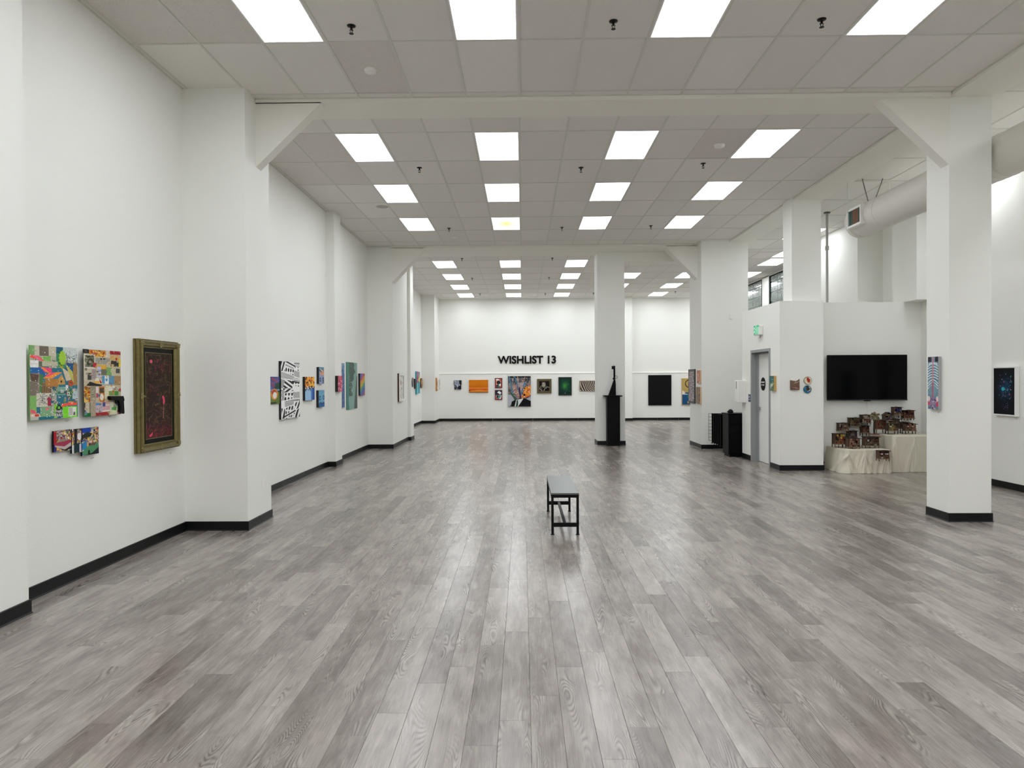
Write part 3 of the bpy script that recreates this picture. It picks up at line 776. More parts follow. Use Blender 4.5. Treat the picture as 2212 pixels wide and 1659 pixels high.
for x in (0.42, 0.57):
    MB().box(x - 0.012, x + 0.012, -0.02, 0.02, 0, zg0).build('foot', M_BLACK, gw)

# ================================================================== ARTWORKS
class Cv:
    """small raster painted in code; becomes vertex colours of a picture surface (u right, v down, 0..1)"""
    def __init__(s, w, h, bg='#ffffff'):
        if w <= 80: w, h = int(w * 1.6), int(h * 1.6)
        s.w, s.h = w, h
        s.a = np.zeros((h, w, 3)); s.a[:] = Cv.rgb(bg)
        s.U, s.V = np.meshgrid((np.arange(w) + 0.5) / w, (np.arange(h) + 0.5) / h)
    @staticmethod
    def rgb(c):
        if isinstance(c, str):
            c = c.lstrip('#'); return np.array([int(c[i:i + 2], 16) / 255 for i in (0, 2, 4)])
        return np.array(c)
    def put(s, m, c, al=1.0):
        c = Cv.rgb(c)
        s.a[m] = s.a[m] * (1 - al) + c * al; return s
    def rect(s, x0, y0, x1, y1, c, al=1.0):
        return s.put((s.U >= x0) & (s.U <= x1) & (s.V >= y0) & (s.V <= y1), c, al)
    def ell(s, x, y, rx, ry, c, al=1.0):
        return s.put(((s.U - x) / rx) ** 2 + ((s.V - y) / ry) ** 2 <= 1, c, al)
    def pmask(s, pts):
        m = np.zeros(s.U.shape, bool); n = len(pts)
        for i in range(n):
            (x0, y0), (x1, y1) = pts[i], pts[(i + 1) % n]
            if y0 == y1: continue
            c = ((y0 > s.V) != (y1 > s.V)) & (s.U < (x1 - x0) * (s.V - y0) / (y1 - y0) + x0)
            m ^= c
        return m
    def poly(s, pts, c, al=1.0): return s.put(s.pmask(pts), c, al)
    def line(s, x0, y0, x1, y1, t, c, al=1.0):
        asp = s.h / s.w
        dx, dy = x1 - x0, (y1 - y0) * asp; L2 = dx * dx + dy * dy + 1e-9
        q = np.clip(((s.U - x0) * dx + (s.V - y0) * asp * dy) / L2, 0, 1)
        d = np.hypot(s.U - x0 - q * dx, (s.V - y0) * asp - q * dy)
        return s.put(d <= t, c, al)
    def noise(s, seed, n, lo=0.0, hi=1.0):
        """smooth random field with about n cells across"""
        r = np.random.RandomState(seed); ny = max(2, int(n * s.h / s.w)); g = r.rand(ny + 2, n + 2)
        x = s.U * n; y = s.V * ny; xi = x.astype(int); yi = y.astype(int); fx = x - xi; fy = y - yi
        fx = fx * fx * (3 - 2 * fx); fy = fy * fy * (3 - 2 * fy)
        v = g[yi, xi] * (1 - fx) * (1 - fy) + g[yi, xi + 1] * fx * (1 - fy) + g[yi + 1, xi] * (1 - fx) * fy + g[yi + 1, xi + 1] * fx * fy
        return lo + (hi - lo) * v
    def mixf(s, f, c, m=None):
        """blend towards colour c by field f"""
        f = np.clip(f, 0, 1)[..., None]
        if m is not None: f = f * m[..., None]
        s.a = s.a * (1 - f) + Cv.rgb(c) * f; return s
    def speckle(s, seed, n, cols, r0, r1, box=(0, 0, 1, 1), al=1.0):
        r = random.Random(seed); asp = s.w / s.h
        for _ in range(n):
            x, y, q = r.uniform(box[0], box[2]), r.uniform(box[1], box[3]), r.uniform(r0, r1)
            s.ell(x, y, q, q * asp, r.choice(cols), al)
        return s
    def strokes(s, seed, n, cols, L, t, ang=(0, 6.28), box=(0, 0, 1, 1), al=1.0):
        r = random.Random(seed); asp = s.w / s.h
        for _ in range(n):
            x, y, a, l = r.uniform(box[0], box[2]), r.uniform(box[1], box[3]), r.uniform(*ang), L * r.uniform(0.4, 1)
            s.line(x, y, x + l * math.cos(a), y + l * math.sin(a) * asp, t, r.choice(cols), al)
        return s
    def scraps(s, seed, n, cols, inks, box=(0, 0, 1, 1), sz=0.07):
        """little pasted paper scraps with lines of print"""
        r = random.Random(seed); asp = s.w / s.h
        for _ in range(n):
            x, y = r.uniform(box[0], box[2]), r.uniform(box[1], box[3]); w, h = sz * r.uniform(0.5, 1.3), sz * asp * r.uniform(0.5, 1.5)
            s.rect(x, y, x + w, y + h, r.choice(cols)); k = r.random()
            if k < 0.45:
                ink = r.choice(inks); m = (s.U > x + w * 0.12) & (s.U < x + w * 0.88) & (s.V > y + h * 0.1) & (s.V < y + h * 0.9); s.put(m & (((s.V - y) * s.h / 2.6) % 1 < 0.45), ink, 0.7)
            elif k < 0.75: s.ell(x + w / 2, y + h / 2, w * 0.3, h * 0.32, r.choice(cols)); s.ell(x + w * 0.5, y + h * 0.45, w * 0.12, h * 0.14, r.choice(inks))
            else: s.line(x, y, x + w, y + h, 0.006, r.choice(inks)); s.line(x + w, y + h * 0.2, x + w * 0.2, y + h, 0.005, r.choice(cols))
        return s
    def flow(s, seed, n, cols, L, t, al=0.7, turns=2.0, cells=5):
        """short curved strokes following a smooth direction field"""
        f = s.noise(seed, cells); r = random.Random(seed); asp = s.w / s.h
        for _ in range(n):
            x, y = r.random(), r.random(); c = r.choice(cols)
            for _k in range(5):
                i, j = min(s.h - 1, max(0, int(y * s.h))), min(s.w - 1, max(0, int(x * s.w))); a = f[i, j] * 2 * math.pi * turns
                x2, y2 = x + L * math.cos(a) / 5, y + L * math.sin(a) * asp / 5
                s.line(x, y, x2, y2, t, c, al); x, y = x2, y2
        return s
    def grain(s, seed, amt):
        s.a *= 1 + amt * (np.random.RandomState(seed).rand(s.h, s.w, 1) - 0.5); return s

def picture_surface(cv, w, h, parent, name='painted_surface', d=0.0, m=None):
    """vertex coloured grid, local x = right, z = up, facing -y at y=-d; centred"""
    nx, ny = cv.w, cv.h
    xs = np.linspace(-w / 2, w / 2, nx); zs = np.linspace(h / 2, -h / 2, ny)
    X, Z = np.meshgrid(xs, zs)
    co = np.stack([X, np.full_like(X, -d), Z], -1).reshape(-1, 3)
    idx = np.arange(nx * ny).reshape(ny, nx)
    q = np.stack([idx[:-1, :-1], idx[1:, :-1], idx[1:, 1:], idx[:-1, 1:]], -1).reshape(-1, 4)
    me = bpy.data.meshes.new(name)
    me.vertices.add(len(co)); me.vertices.foreach_set('co', co.ravel())
    me.loops.add(q.size); me.loops.foreach_set('vertex_index', q.ravel().astype(np.int32))
    me.polygons.add(len(q)); me.polygons.foreach_set('loop_start', np.arange(0, q.size, 4, dtype=np.int32))
    me.update(calc_edges=True); me.validate()
    c = np.clip(cv.a, 0, 1).reshape(-1, 3)
    c = np.where(c <= 0.04045, c / 12.92, ((c + 0.055) / 1.055) ** 2.4)
    at = me.color_attributes.new('paint', 'FLOAT_COLOR', 'POINT')
    at.data.foreach_set('color', np.concatenate([c, np.ones((len(c), 1))], 1).ravel().astype(np.float32))
    me.materials.append(m or M_ART)
    o = bpy.data.objects.new(name, me); link(o, parent)
    return o
def root_art(name, centre, facing, label, cat='painting', group=None):
    rz = {'+X': math.pi / 2, '-X': -math.pi / 2, '-Y': 0.0}[facing]
    return empty(name, centre, rz, label, cat, group)
def place(plane, val, d, facing, pl, pr, near='L'):
    """pl=(px, top, bottom) of the left edge, pr likewise right, on the FRONT face; returns centre-on-wall, w, h"""
    if plane == 'X':
        X = val + d * (1 if facing == '+X' else -1)
        a, b = aX(pl[0], (pl[1] + pl[2]) / 2, X), aX(pr[0], (pr[1] + pr[2]) / 2, X)
        zt = (aX(pl[0], pl[1], X).z + aX(pr[0], pr[1], X).z) / 2; zb = (aX(pl[0], pl[2], X).z + aX(pr[0], pr[2], X).z) / 2
        return Vector((val + (0.0012 if facing == '+X' else -0.0012), (a.y + b.y) / 2, (zt + zb) / 2)), abs(a.y - b.y), zt - zb
    Y = val - d
    a, b = aY(pl[0], (pl[1] + pl[2]) / 2, Y), aY(pr[0], (pr[1] + pr[2]) / 2, Y)
    zt = (aY(pl[0], pl[1], Y).z + aY(pr[0], pr[1], Y).z) / 2; zb = (aY(pl[0], pl[2], Y).z + aY(pr[0], pr[2], Y).z) / 2
    return Vector(((a.x + b.x) / 2, val - 0.0012, (zt + zb) / 2)), abs(b.x - a.x), zt - zb
def canvas(label, cv, plane, val, d, facing, pl, pr, side='#e8e6df', name='painting', cat='painting', th=None):
    c, w, h = place(plane, val, d, facing, pl, pr)
    r = root_art(name, c, facing, label, cat)
    sm = mat('canvas side ' + side, side, 0.6)
    MB().box(-w / 2, w / 2, -d + 0.0015, -(d - th) if th else 0, -h / 2, h / 2).build('canvas', sm, r)
    if th: MB().box(-w * 0.3, w * 0.3, -(d - th), 0, -h * 0.3, h * 0.3).build('hanging_cleat', mat('cleat wood', '#b8a888', 0.7), r)
    picture_surface(cv, w, h, r, d=d)
    return r, w, h
def framed(label, cv, plane, val, d, facing, pl, pr, fw, fcol, recess=0.01, name='framed_picture', cat='painting', fm=None, side=None):
    c, w, h = place(plane, val, d, facing, pl, pr)
    r = root_art(name, c, facing, label, cat)
    m = fm or mat('frame ' + fcol, fcol, 0.4)
    for nm, b in (('frame_top', (-w / 2, w / 2, h / 2 - fw, h / 2)), ('frame_bottom', (-w / 2, w / 2, -h / 2, -h / 2 + fw)), ('frame_side', (-w / 2, -w / 2 + fw, -h / 2 + fw, h / 2 - fw)), ('frame_side', (w / 2 - fw, w / 2, -h / 2 + fw, h / 2 - fw))):
        MB().box(b[0], b[1], -d, -d + 0.012 if side else 0, b[2], b[3]).build(nm, m, r, bevel=0.003)
    if side: MB().box(-w / 2, w / 2, -d + 0.012, 0, -h / 2, h / 2).build('tray', mat('frame tray ' + side, side, 0.5), r)
    MB().box(-w / 2 + fw, w / 2 - fw, -d + recess + 0.002, min(-0.001, -d + recess + 0.004), -h / 2 + fw, h / 2 - fw).build('backing', mat('picture backing', '#b9b4a8', 0.7), r)
    picture_surface(cv, w - 2 * fw, h - 2 * fw, r, d=d - recess)
    return r, w, h

# -------- collage with birdhouse (left wall)
def crop1(x, y):
    u = (x - 208) / 900; return u, (y - (130 + 75 * u)) / (1415 - 130 * u)
cv = Cv(150, 220, '#3c7a68')
def R1(x0, y0, x1, y1, c, al=1.0):
    a, b = crop1(x0, y0), crop1(x1, y1); cv.rect(a[0], a[1], b[0], b[1], c, al)
def P1(pts, c, al=1.0): cv.poly([crop1(*p) for p in pts], c, al)
R1(208, 130, 1110, 560, '#b5ad98'); cv.scraps(9, 26, ['#c4bca6', '#a59d88', '#cfc8b6', '#8a9a78'], ['#4a4640', '#6a655a'], (0.05, 0.0, 0.6, 0.26), 0.1); R1(208, 130, 300, 330, '#79a567'); R1(300, 150, 380, 340, '#c9c2ae'); R1(380, 150, 550, 345, '#6f6459'); R1(550, 160, 690, 350, '#c8c0aa')
R1(690, 170, 830, 300, '#1f5c78'); R1(690, 290, 870, 560, '#3f8d70'); R1(820, 190, 1110, 470, '#c4ccc8'); R1(440, 345, 585, 440, '#7fb55d')
R1(430, 440, 720, 540, '#bcb59d'); R1(208, 555, 1110, 1545, '#2e6f80'); R1(230, 545, 520, 700, '#2a63a0'); R1(870, 480, 1100, 800, '#1f5585'); R1(1020, 490, 1110, 900, '#9c7b4c')
P1([(225, 320), (360, 330), (470, 440), (220, 360)], '#f0523f'); P1([(250, 320), (350, 330), (440, 430), (380, 430)], '#f26a86'); R1(220, 415, 365, 555, '#e9e6e4')
for k in range(5): R1(228, 432 + 24 * k, 355, 440 + 24 * k, '#a9a6b4')
R1(370, 450, 430, 540, '#5f6a55'); P1([(400, 545), (600, 570), (610, 640), (480, 650)], '#f0447a'); P1([(400, 545), (460, 560), (560, 650), (520, 655)], '#f58b2f')
R1(208, 660, 385, 1080, '#8a8074'); P1([(215, 660), (370, 690), (340, 830), (240, 800)], '#5e4a40'); P1([(208, 810), (360, 850), (320, 1060), (208, 1080)], '#7b7166'); R1(385, 680, 440, 1020, '#4c7c46')
R1(420, 830, 700, 1030, '#826849')
for k in range(7): R1(425 + 38 * k, 900, 432 + 38 * k, 1030, '#5f4a33')
P1([(445, 760), (560, 650), (800, 650), (720, 765)], '#f2922e'); P1([(480, 720), (600, 650), (690, 650), (520, 735)], '#ef5273'); P1([(600, 765), (790, 660), (800, 690), (720, 765)], '#3f7fa6')
P1([(470, 770), (725, 770), (725, 915), (500, 915)], '#b07a3c'); P1([(725, 770), (795, 690), (845, 800), (860, 880), (725, 880)], '#c39552'); cv.ell(*crop1(783, 822), 0.017, 0.016, '#1a120c')
P1([(800, 560), (930, 650), (980, 790), (880, 820)], '#c9bba0'); P1([(850, 470), (1010, 650), (1030, 850), (990, 800)], '#b9b45a'); P1([(730, 500), (830, 540), (800, 600)], '#a5a83e')
cv.ell(*crop1(968, 862), 0.055, 0.048, '#b5512b'); cv.ell(*crop1(968, 862), 0.02, 0.018, '#7c2f18')
R1(700, 920, 870, 1075, '#7aa294'); R1(710, 1005, 840, 1055, '#3f6f56'); R1(870, 890, 915, 990, '#dcdcdc'); R1(870, 990, 915, 1075, '#a51d33'); R1(915, 980, 1000, 1140, '#3d6f45'); R1(1000, 990, 1100, 1150, '#aebfc4')
R1(320, 1035, 590, 1280, '#cfc7b6'); cv.strokes(4, 40, ['#4d5a5f', '#7d8d90', '#3a4347'], 0.1, 0.004, box=(0.2, 0.66, 0.42, 0.79)); P1([(520, 1120), (600, 1090), (590, 1280), (520, 1270)], '#a22c45')
R1(590, 960, 690, 1480, '#a9a99e'); cv.speckle(7, 60, ['#4f5b52', '#d8d8d0', '#6d7a6a'], 0.004, 0.012, (0.42, 0.6, 0.52, 0.95))
R1(210, 1080, 320, 1420, '#7fb364'); R1(390, 1290, 590, 1470, '#7ea77d'); P1([(480, 1310), (560, 1310), (500, 1370)], '#ef6c84'); P1([(215, 1330), (300, 1360), (330, 1420), (220, 1400)], '#ef5b78')
R1(215, 1420, 380, 1480, '#d9b9a8'); R1(290, 1425, 365, 1465, '#c8452f'); R1(215, 1480, 360, 1540, '#b5b5ac'); R1(360, 1480, 640, 1545, '#1f6f80'); R1(640, 1240, 700, 1500, '#7fc23c')
P1([(665, 1480), (680, 1300), (730, 1245), (790, 1300), (800, 1480)], '#1c2a1e'); cv.ell(*crop1(730, 1310), 0.03, 0.022, '#5fae2f'); R1(800, 1300, 1090, 1500, '#78d52b'); R1(915, 1310, 1070, 1465, '#dcdcd2')
for k in range(6): R1(925, 1322 + 24 * k, 1000, 1330 + 24 * k, '#77776f')
R1(1010, 1395, 1055, 1450, '#5b5b55'); P1([(780, 1240), (1090, 1200), (1090, 1270), (860, 1280), (790, 1310)], '#f1573f'); P1([(870, 1210), (1090, 1190), (1090, 1225)], '#f0a229')
cv.speckle(11, 110, ['#ffffff', '#e8f0e8', '#f3efe0'], 0.004, 0.009); cv.speckle(12, 60, ['#34302c', '#4a4640'], 0.003, 0.006, (0, 0, 1, 0.3)); cv.strokes(13, 40, ['#3f4a52', '#6e7a80', '#23282c'], 0.08, 0.004, box=(0.72, 0.08, 0.98, 0.24))
cv.scraps(14, 26, ['#cfd2cc', '#5a8a7a', '#2f5f78', '#a8a490', '#7a9a5a'], ['#2a2a28', '#c8452f', '#1d3a50'], (0.35, 0.55, 0.95, 0.8), 0.055); cv.speckle(15, 90, ['#ffffff', '#dfe8e4', '#1f3f48'], 0.003, 0.006); cv.grain(1, 0.22)
col1, w_, h_ = canvas('large collage panel with rainbow roofed birdhouse and green label', cv, 'X', XL, 0.045, '+X', (64, 744.5, 907), (167, 753, 902), '#7fae5c', th=0.006)
# raised green starburst and label lettering
sb = MB(); pts = []
for k in range(24):
    rr_ = 0.062 if k % 2 == 0 else 0.05
    pts.append((rr_ * math.cos(k * math.pi / 12), -0.046, rr_ * 1.35 * math.sin(k * math.pi / 12)))
u_, v_ = crop1(797, 385)
s_ = sb.prism(pts, (0, -0.006, 0)).build('starburst', mat('lime card', '#9ac428', 0.5), col1); s_.location = ((u_ - 0.5) * w_, 0, (0.5 - v_) * h_); s_.scale = (0.75, 1, 0.75)
for body, px, py, sz in (("Frank's", 730, 1378, 0.034), ('KRAUT', 732, 1452, 0.036)):
    u_, v_ = crop1(px, py)
    t_ = text_mesh('label_lettering', body, sz, M_LET, col1, 0.0005, 0.0006, sx=0.9); t_.rotation_euler = (math.pi / 2, 0, 0); t_.location = ((u_ - 0.5) * w_, -0.0468, (0.5 - v_) * h_)

# -------- collage with toy pistol
def crop2(x, y):
    u = (x - 1228) / 694; return u, (y - (210 + 48 * u)) / (1275 - 101 * u)
cv = Cv(130, 220, '#b9ad92')
def R2(x0, y0, x1, y1, c, al=1.0):
    a, b = crop2(x0, y0), crop2(x1, y1); cv.rect(a[0], a[1], b[0], b[1], c, al)
def P2(pts, c, al=1.0): cv.poly([crop2(*p) for p in pts], c, al)
R2(1228, 210, 1330, 300, '#2a2826'); R2(1330, 230, 1630, 360, '#c9832a'); cv.speckle(21, 30, ['#e3b33a', '#b4421f', '#f0d060', '#8a2e18'], 0.01, 0.03, (0.2, 0.02, 0.55, 0.1)); R2(1630, 245, 1710, 380, '#cfc1b0'); R2(1710, 250, 1922, 325, '#9c1f2b')
R2(1240, 310, 1430, 580, '#d6d2c6'); R2(1255, 330, 1420, 550, '#6a6a55'); cv.speckle(22, 40, ['#4a4a38', '#9c9a80', '#30301f'], 0.01, 0.03, (0.05, 0.09, 0.27, 0.25)); R2(1440, 380, 1710, 500, '#9b9a90'); cv.ell(*crop2(1545, 400), 0.03, 0.012, '#2c2c2c'); cv.ell(*crop2(1600, 400), 0.03, 0.012, '#2c2c2c')
R2(1710, 325, 1890, 430, '#c9a267'); P2([(1730, 430), (1890, 450), (1890, 545), (1720, 540)], '#37352f'); R2(1880, 400, 1922, 545, '#e6c928'); R2(1815, 380, 1850, 430, '#b23020')
R2(1400, 470, 1460, 560, '#b5272b'); R2(1460, 510, 1640, 590, '#d9a63c'); R2(1468, 535, 1540, 740, '#cfd0de')
for k in range(8): R2(1475, 545 + 24 * k, 1532, 556 + 24 * k, '#6f72b4')
R2(1640, 560, 1740, 710, '#78a35a'); R2(1540, 590, 1640, 700, '#6f6a58'); R2(1740, 555, 1922, 715, '#bdb79a'); R2(1820, 580, 1900, 670, '#55534a'); R2(1240, 590, 1370, 800, '#c4b9a4'); R2(1300, 660, 1365, 790, '#3f3e3c'); R2(1370, 590, 1445, 780, '#9e8f8e')
P2([(1410, 860), (1440, 760), (1520, 755), (1565, 860)], '#d8d2c8'); P2([(1500, 755), (1560, 850), (1520, 855)], '#b32025'); R2(1420, 810, 1510, 850, '#e0a81f'); P2([(1270, 900), (1340, 820), (1420, 850), (1560, 880), (1540, 910)], '#262222')
R2(1560, 715, 1680, 870, '#4f94bd'); R2(1605, 715, 1680, 870, '#dfe3e0'); cv.ell(*crop2(1640, 790), 0.03, 0.022, '#5b8fae'); R2(1680, 715, 1790, 880, '#5d8fae'); R2(1790, 715, 1922, 890, '#a5855a')
R2(1240, 910, 1340, 1190, '#c89130'); cv.speckle(23, 30, ['#e4b94a', '#a8421c', '#8a5a20'], 0.012, 0.035, (0.02, 0.56, 0.17, 0.78)); R2(1340, 910, 1440, 1180, '#8f8872'); R2(1440, 920, 1490, 1130, '#d6c9c6'); R2(1445, 1040, 1485, 1120, '#b2405a')
R2(1500, 915, 1600, 1200, '#b7712c'); R2(1512, 940, 1590, 1030, '#4d4535'); cv.ell(*crop2(1550, 1110), 0.05, 0.05, '#e4ddcb'); R2(1600, 900, 1680, 1130, '#d4cfae'); R2(1680, 905, 1800, 1080, '#d9d5cc'); R2(1680, 1000, 1800, 1080, '#7d9a4e'); R2(1800, 900, 1922, 1010, '#bba88a'); R2(1870, 950, 1922, 1010, '#b5231f'); R2(1800, 1000, 1870, 1080, '#3f8a3a')
R2(1235, 1210, 1360, 1480, '#2a2723'); R2(1255, 1210, 1330, 1400, '#bdb49c'); R2(1340, 1120, 1435, 1470, '#a3957f'); R2(1435, 1210, 1560, 1420, '#b9a5ae'); P2([(1440, 1220), (1540, 1240), (1440, 1270)], '#2f80c0')
for k in range(7): R2(1565, 1210 + 23 * k, 1700, 1221 + 23 * k, '#b3312f'); R2(1565, 1221 + 23 * k, 1700, 1233 + 23 * k, '#e2dcd8')
R2(1565, 1215, 1615, 1290, '#38488c'); R2(1720, 1200, 1840, 1430, '#cfd0b0'); P2([(1730, 1310), (1830, 1280), (1820, 1360), (1740, 1350)], '#3c9a44'); R2(1435, 1400, 1680, 1470, '#9a2a2c'); R2(1840, 1360, 1922, 1430, '#8d2028'); R2(1235, 1410, 1350, 1480, '#1f6a35')
cv.speckle(24, 90, ['#2c2a27', '#e8e2d4', '#7a4a30', '#6a6a62'], 0.004, 0.01); cv.strokes(25, 60, ['#3d3a34', '#8d8574', '#d9d0bc'], 0.09, 0.004); cv.scraps(26, 46, ['#cfc6b2', '#a89c84', '#d8d4ca', '#8c8672', '#c49a48', '#6a8a9a'], ['#2a2622', '#7a2420', '#4a4a58', '#3f3a30'], (0.0, 0.12, 0.95, 0.97), 0.06); R2(1700, 1200, 1735, 1430, '#c8c4a8')
for k in range(7): R2(1565, 1210 + 23 * k, 1700, 1221 + 23 * k, '#b3312f'); R2(1565, 1221 + 23 * k, 1700, 1233 + 23 * k, '#e2dcd8')
R2(1565, 1215, 1615, 1290, '#38488c'); cv.grain(2, 0.22)
col2, w_, h_ = canvas('collage panel with black pistol and striped flag', cv, 'X', XL, 0.045, '+X', (180.5, 754, 901), (260.8, 759, 894.5), '#2a2826', th=0.006)
def l2(x, y):
    u, v = crop2(x, y); return ((u - 0.5) * w_, (0.5 - v) * h_)
pg = MB()
pg.prism([(l2(x, y)[0], -0.046, l2(x, y)[1]) for x, y in ((1650, 1095), (1910, 1095), (1928, 1150), (1928, 1190), (1860, 1190), (1800, 1185), (1760, 1175), (1670, 1170), (1650, 1140))], (0, -0.03, 0))
pg.prism([(l2(x, y)[0], -0.05, l2(x, y)[1]) for x, y in ((1820, 1185), (1922, 1185), (1932, 1400), (1925, 1430), (1870, 1410), (1845, 1390), (1850, 1300))], (0, -0.024, 0))
pg.build('toy_pistol', M_BLACK, col2, bevel=0.004)
tgd = MB()
for (xa, ya), (xb, yb2) in (((1775, 1175), (1785, 1230)), ((1785, 1230), (1825, 1240)), ((1825, 1240), (1840, 1185))):
    pa_, pb_ = l2(xa, ya), l2(xb, yb2); tgd.bar((pa_[0], -0.06, pa_[1]), (pb_[0], -0.06, pb_[1]), 0.008)
tgd.build('trigger_guard', M_BLACK, col2)

# -------- three small stepped panels with cars
def cars(seed, kind):
    c = Cv(110, 100, '#8c7a6c')
    cols = ['#a3202c', '#e4c24a', '#efe6dc', '#2a2422', '#c58aa0', '#3f6b9c', '#d9a038', '#6d2438', '#b7c4c0', '#2f5a48']
    c.speckle(seed, 170, cols, 0.02, 0.08); c.strokes(seed + 1, 150, cols, 0.16, 0.010); c.speckle(seed + 5, 120, cols, 0.008, 0.025); c.grain(seed, 0.3)
    if kind == 0:
        c.rect(0, 0.05, 0.15, 0.95, '#a81828'); c.rect(0, 0.65, 0.14, 0.98, '#2f2a78')
        c.poly([(0.05, 0.58), (0.3, 0.52), (0.98, 0.5), (1, 0.7), (0.6, 0.9), (0.06, 0.7)], '#9c3450'); c.poly([(0.05, 0.68), (0.6, 0.78), (0.98, 0.62), (1, 0.78), (0.62, 0.93), (0.1, 0.76)], '#b9aea8')
        c.poly([(0.2, 0.56), (0.38, 0.42), (0.72, 0.42), (0.7, 0.53)], '#8e7f74'); c.poly([(0.3, 0.82), (0.62, 0.93), (1, 0.8), (1, 0.92), (0.65, 1), (0.5, 0.95)], '#1c1416')
    elif kind == 1:
        c.rect(0.25, 0, 0.5, 0.95, '#201a1c'); c.ell(0.75, 0.3, 0.2, 0.12, '#dcd8d8'); c.poly([(0.55, 0.4), (0.95, 0.35), (0.8, 0.5)], '#e8e4e2'); c.rect(0.2, 0.6, 0.8, 0.98, '#1d3338'); c.rect(0, 0.65, 0.2, 1, '#cfcac8'); c.rect(0.75, 0.65, 1, 0.98, '#c9c6d8')
    else:
        c.rect(0, 0, 0.52, 0.17, '#1c3f9c'); c.poly([(0, 0.25), (0.3, 0.15), (0.6, 0.22), (0.5, 0.34), (0, 0.36)], '#232a20'); c.poly([(0, 0.55), (0.28, 0.5), (0.3, 0.75), (0.02, 0.8)], '#2b80b4')
        c.poly([(0, 0.85), (0.3, 0.68), (0.6, 0.6), (0.95, 0.58), (1, 0.75), (0.6, 0.95), (0.1, 1)], '#4c8a5f'); c.poly([(0.4, 0.66), (0.55, 0.57), (0.85, 0.57), (0.75, 0.66)], '#6a4a48'); c.poly([(0.1, 1), (0.6, 0.93), (1, 0.74), (1, 1)], '#161e24'); c.ell(0.4, 0.9, 0.06, 0.09, '#1a1a1c')
    return c
parts = [(0, (115.8, 931, 977.5), (153.5, 927.5, 972)), (1, (155, 928, 980), (176.5, 925, 976.5)), (2, (177, 925, 985), (213, 922, 979.5))]
c0, _, _ = place('X', XL, 0.03, '+X', parts[0][1], parts[2][2])
trip = root_art('painting', c0, '+X', 'stepped three panel collage of a red and a green classic car')
for kd, a, b in parts:
    dd = 0.03 + 0.006 * kd
    c, w, h = place('X', XL, dd, '+X', a, b)
    pn = MB().box(-w / 2, w / 2, -dd + 0.0015, -dd + 0.014, -h / 2, h / 2).box(-w * 0.3, w * 0.3, -dd + 0.014, 0, -h * 0.3, h * 0.3).build('panel', M_BLACK, trip); pn.location = (c.y - c0.y, 0, c.z - c0.z)
    picture_surface(cars(31 + kd, kd), w, h, pn, d=dd)

# -------- ornate gilt frame
gold = mat('antique gilt', '#7b7048', 0.4, metal=0.75, bump=0.2, bscale=120, vary=0.3, vscale=25)
cv = Cv(110, 250, '#2a1c15')
f2 = cv.noise(42, 30)
cv.mixf((f2 - 0.5) * 0.7, '#46342a'); cv.flow(43, 620, ['#4c3828', '#5e4733', '#3a281c', '#6d563e', '#43201c'], 0.16, 0.0055, 0.75)
low = np.clip((cv.V - 0.76) * 3.2, 0, 1); cv.mixf(low * 0.55 * (0.25 + 0.75 * cv.noise(44, 16)), '#8a1f3e')
for k_, (bx_, n_) in enumerate((((0.05, 0.05, 0.95, 0.22), 20), ((0.0, 0.84, 1.0, 1.0), 46), ((0.0, 0.3, 0.5, 0.5), 8))):
    cv.strokes(45 + k_, n_, ['#a3263f', '#7d1c30', '#b8405a'], 0.09, 0.006, (1.0, 2.2), bx_, 0.8)
cv.poly([(0.62, 0.515), (0.68, 0.505), (0.72, 0.54), (0.73, 0.58), (0.69, 0.615), (0.65, 0.6), (0.66, 0.56)], '#e0496e'); cv.line(0.69, 0.61, 0.66, 0.78, 0.008, '#b9707c'); cv.poly([(0.12, 0.96), (0.18, 0.95), (0.27, 0.925), (0.24, 0.965), (0.16, 0.985)], '#e0496e'); cv.ell(0.22, 0.1, 0.05, 0.022, '#d85566')
c, w, h = place('X', XL, 0.085, '+X', (307, 731, 982.5), (391, 740, 963))
orn = root_art('framed_picture', c, '+X', 'tall dark red painting in an ornate gilt frame')
fw = 0.082
prof = [(0.0, 0.0), (0.0, -0.022), (0.007, -0.024), (0.007, -0.032), (0.0, -0.034), (0.0, -0.056), (0.006, -0.060), (0.008, -0.054), (0.013, -0.054), (0.016, -0.076), (0.024, -0.085), (0.032, -0.080), (0.046, -0.070), (0.058, -0.072), (0.064, -0.064), (0.072, -0.052), (fw, -0.048), (fw, 0.0)]
def rail(p0, p1, inward):
    """p0,p1 outer corners (x,z); inward unit (x,z); mitred"""
    mb = MB(); vs = []
    d = Vector((p1[0] - p0[0], p1[1] - p0[1])).normalized()
    for (px_, pz_), s in ((p0, 1), (p1, -1)):
        for t_, y in prof:
            vs.append((px_ + inward[0] * t_ + d.x * s * t_, y, pz_ + inward[1] * t_ + d.y * s * t_))
    n = len(prof)
    fs = [(i, i + 1, n + i + 1, n + i) for i in range(n - 1)] + [tuple(range(n)), tuple(range(2 * n - 1, n - 1, -1))]
    return mb.add(vs, fs)
W2, H2 = w / 2, h / 2
rail((-W2, H2), (W2, H2), (0, -1)).build('frame_top', gold, orn); rail((W2, -H2), (-W2, -H2), (0, 1)).build('frame_bottom', gold, orn)
rail((-W2, -H2), (-W2, H2), (1, 0)).build('frame_side', gold, orn); rail((W2, H2), (W2, -H2), (-1, 0)).build('frame_side', gold, orn)
rg_ = random.Random(8)
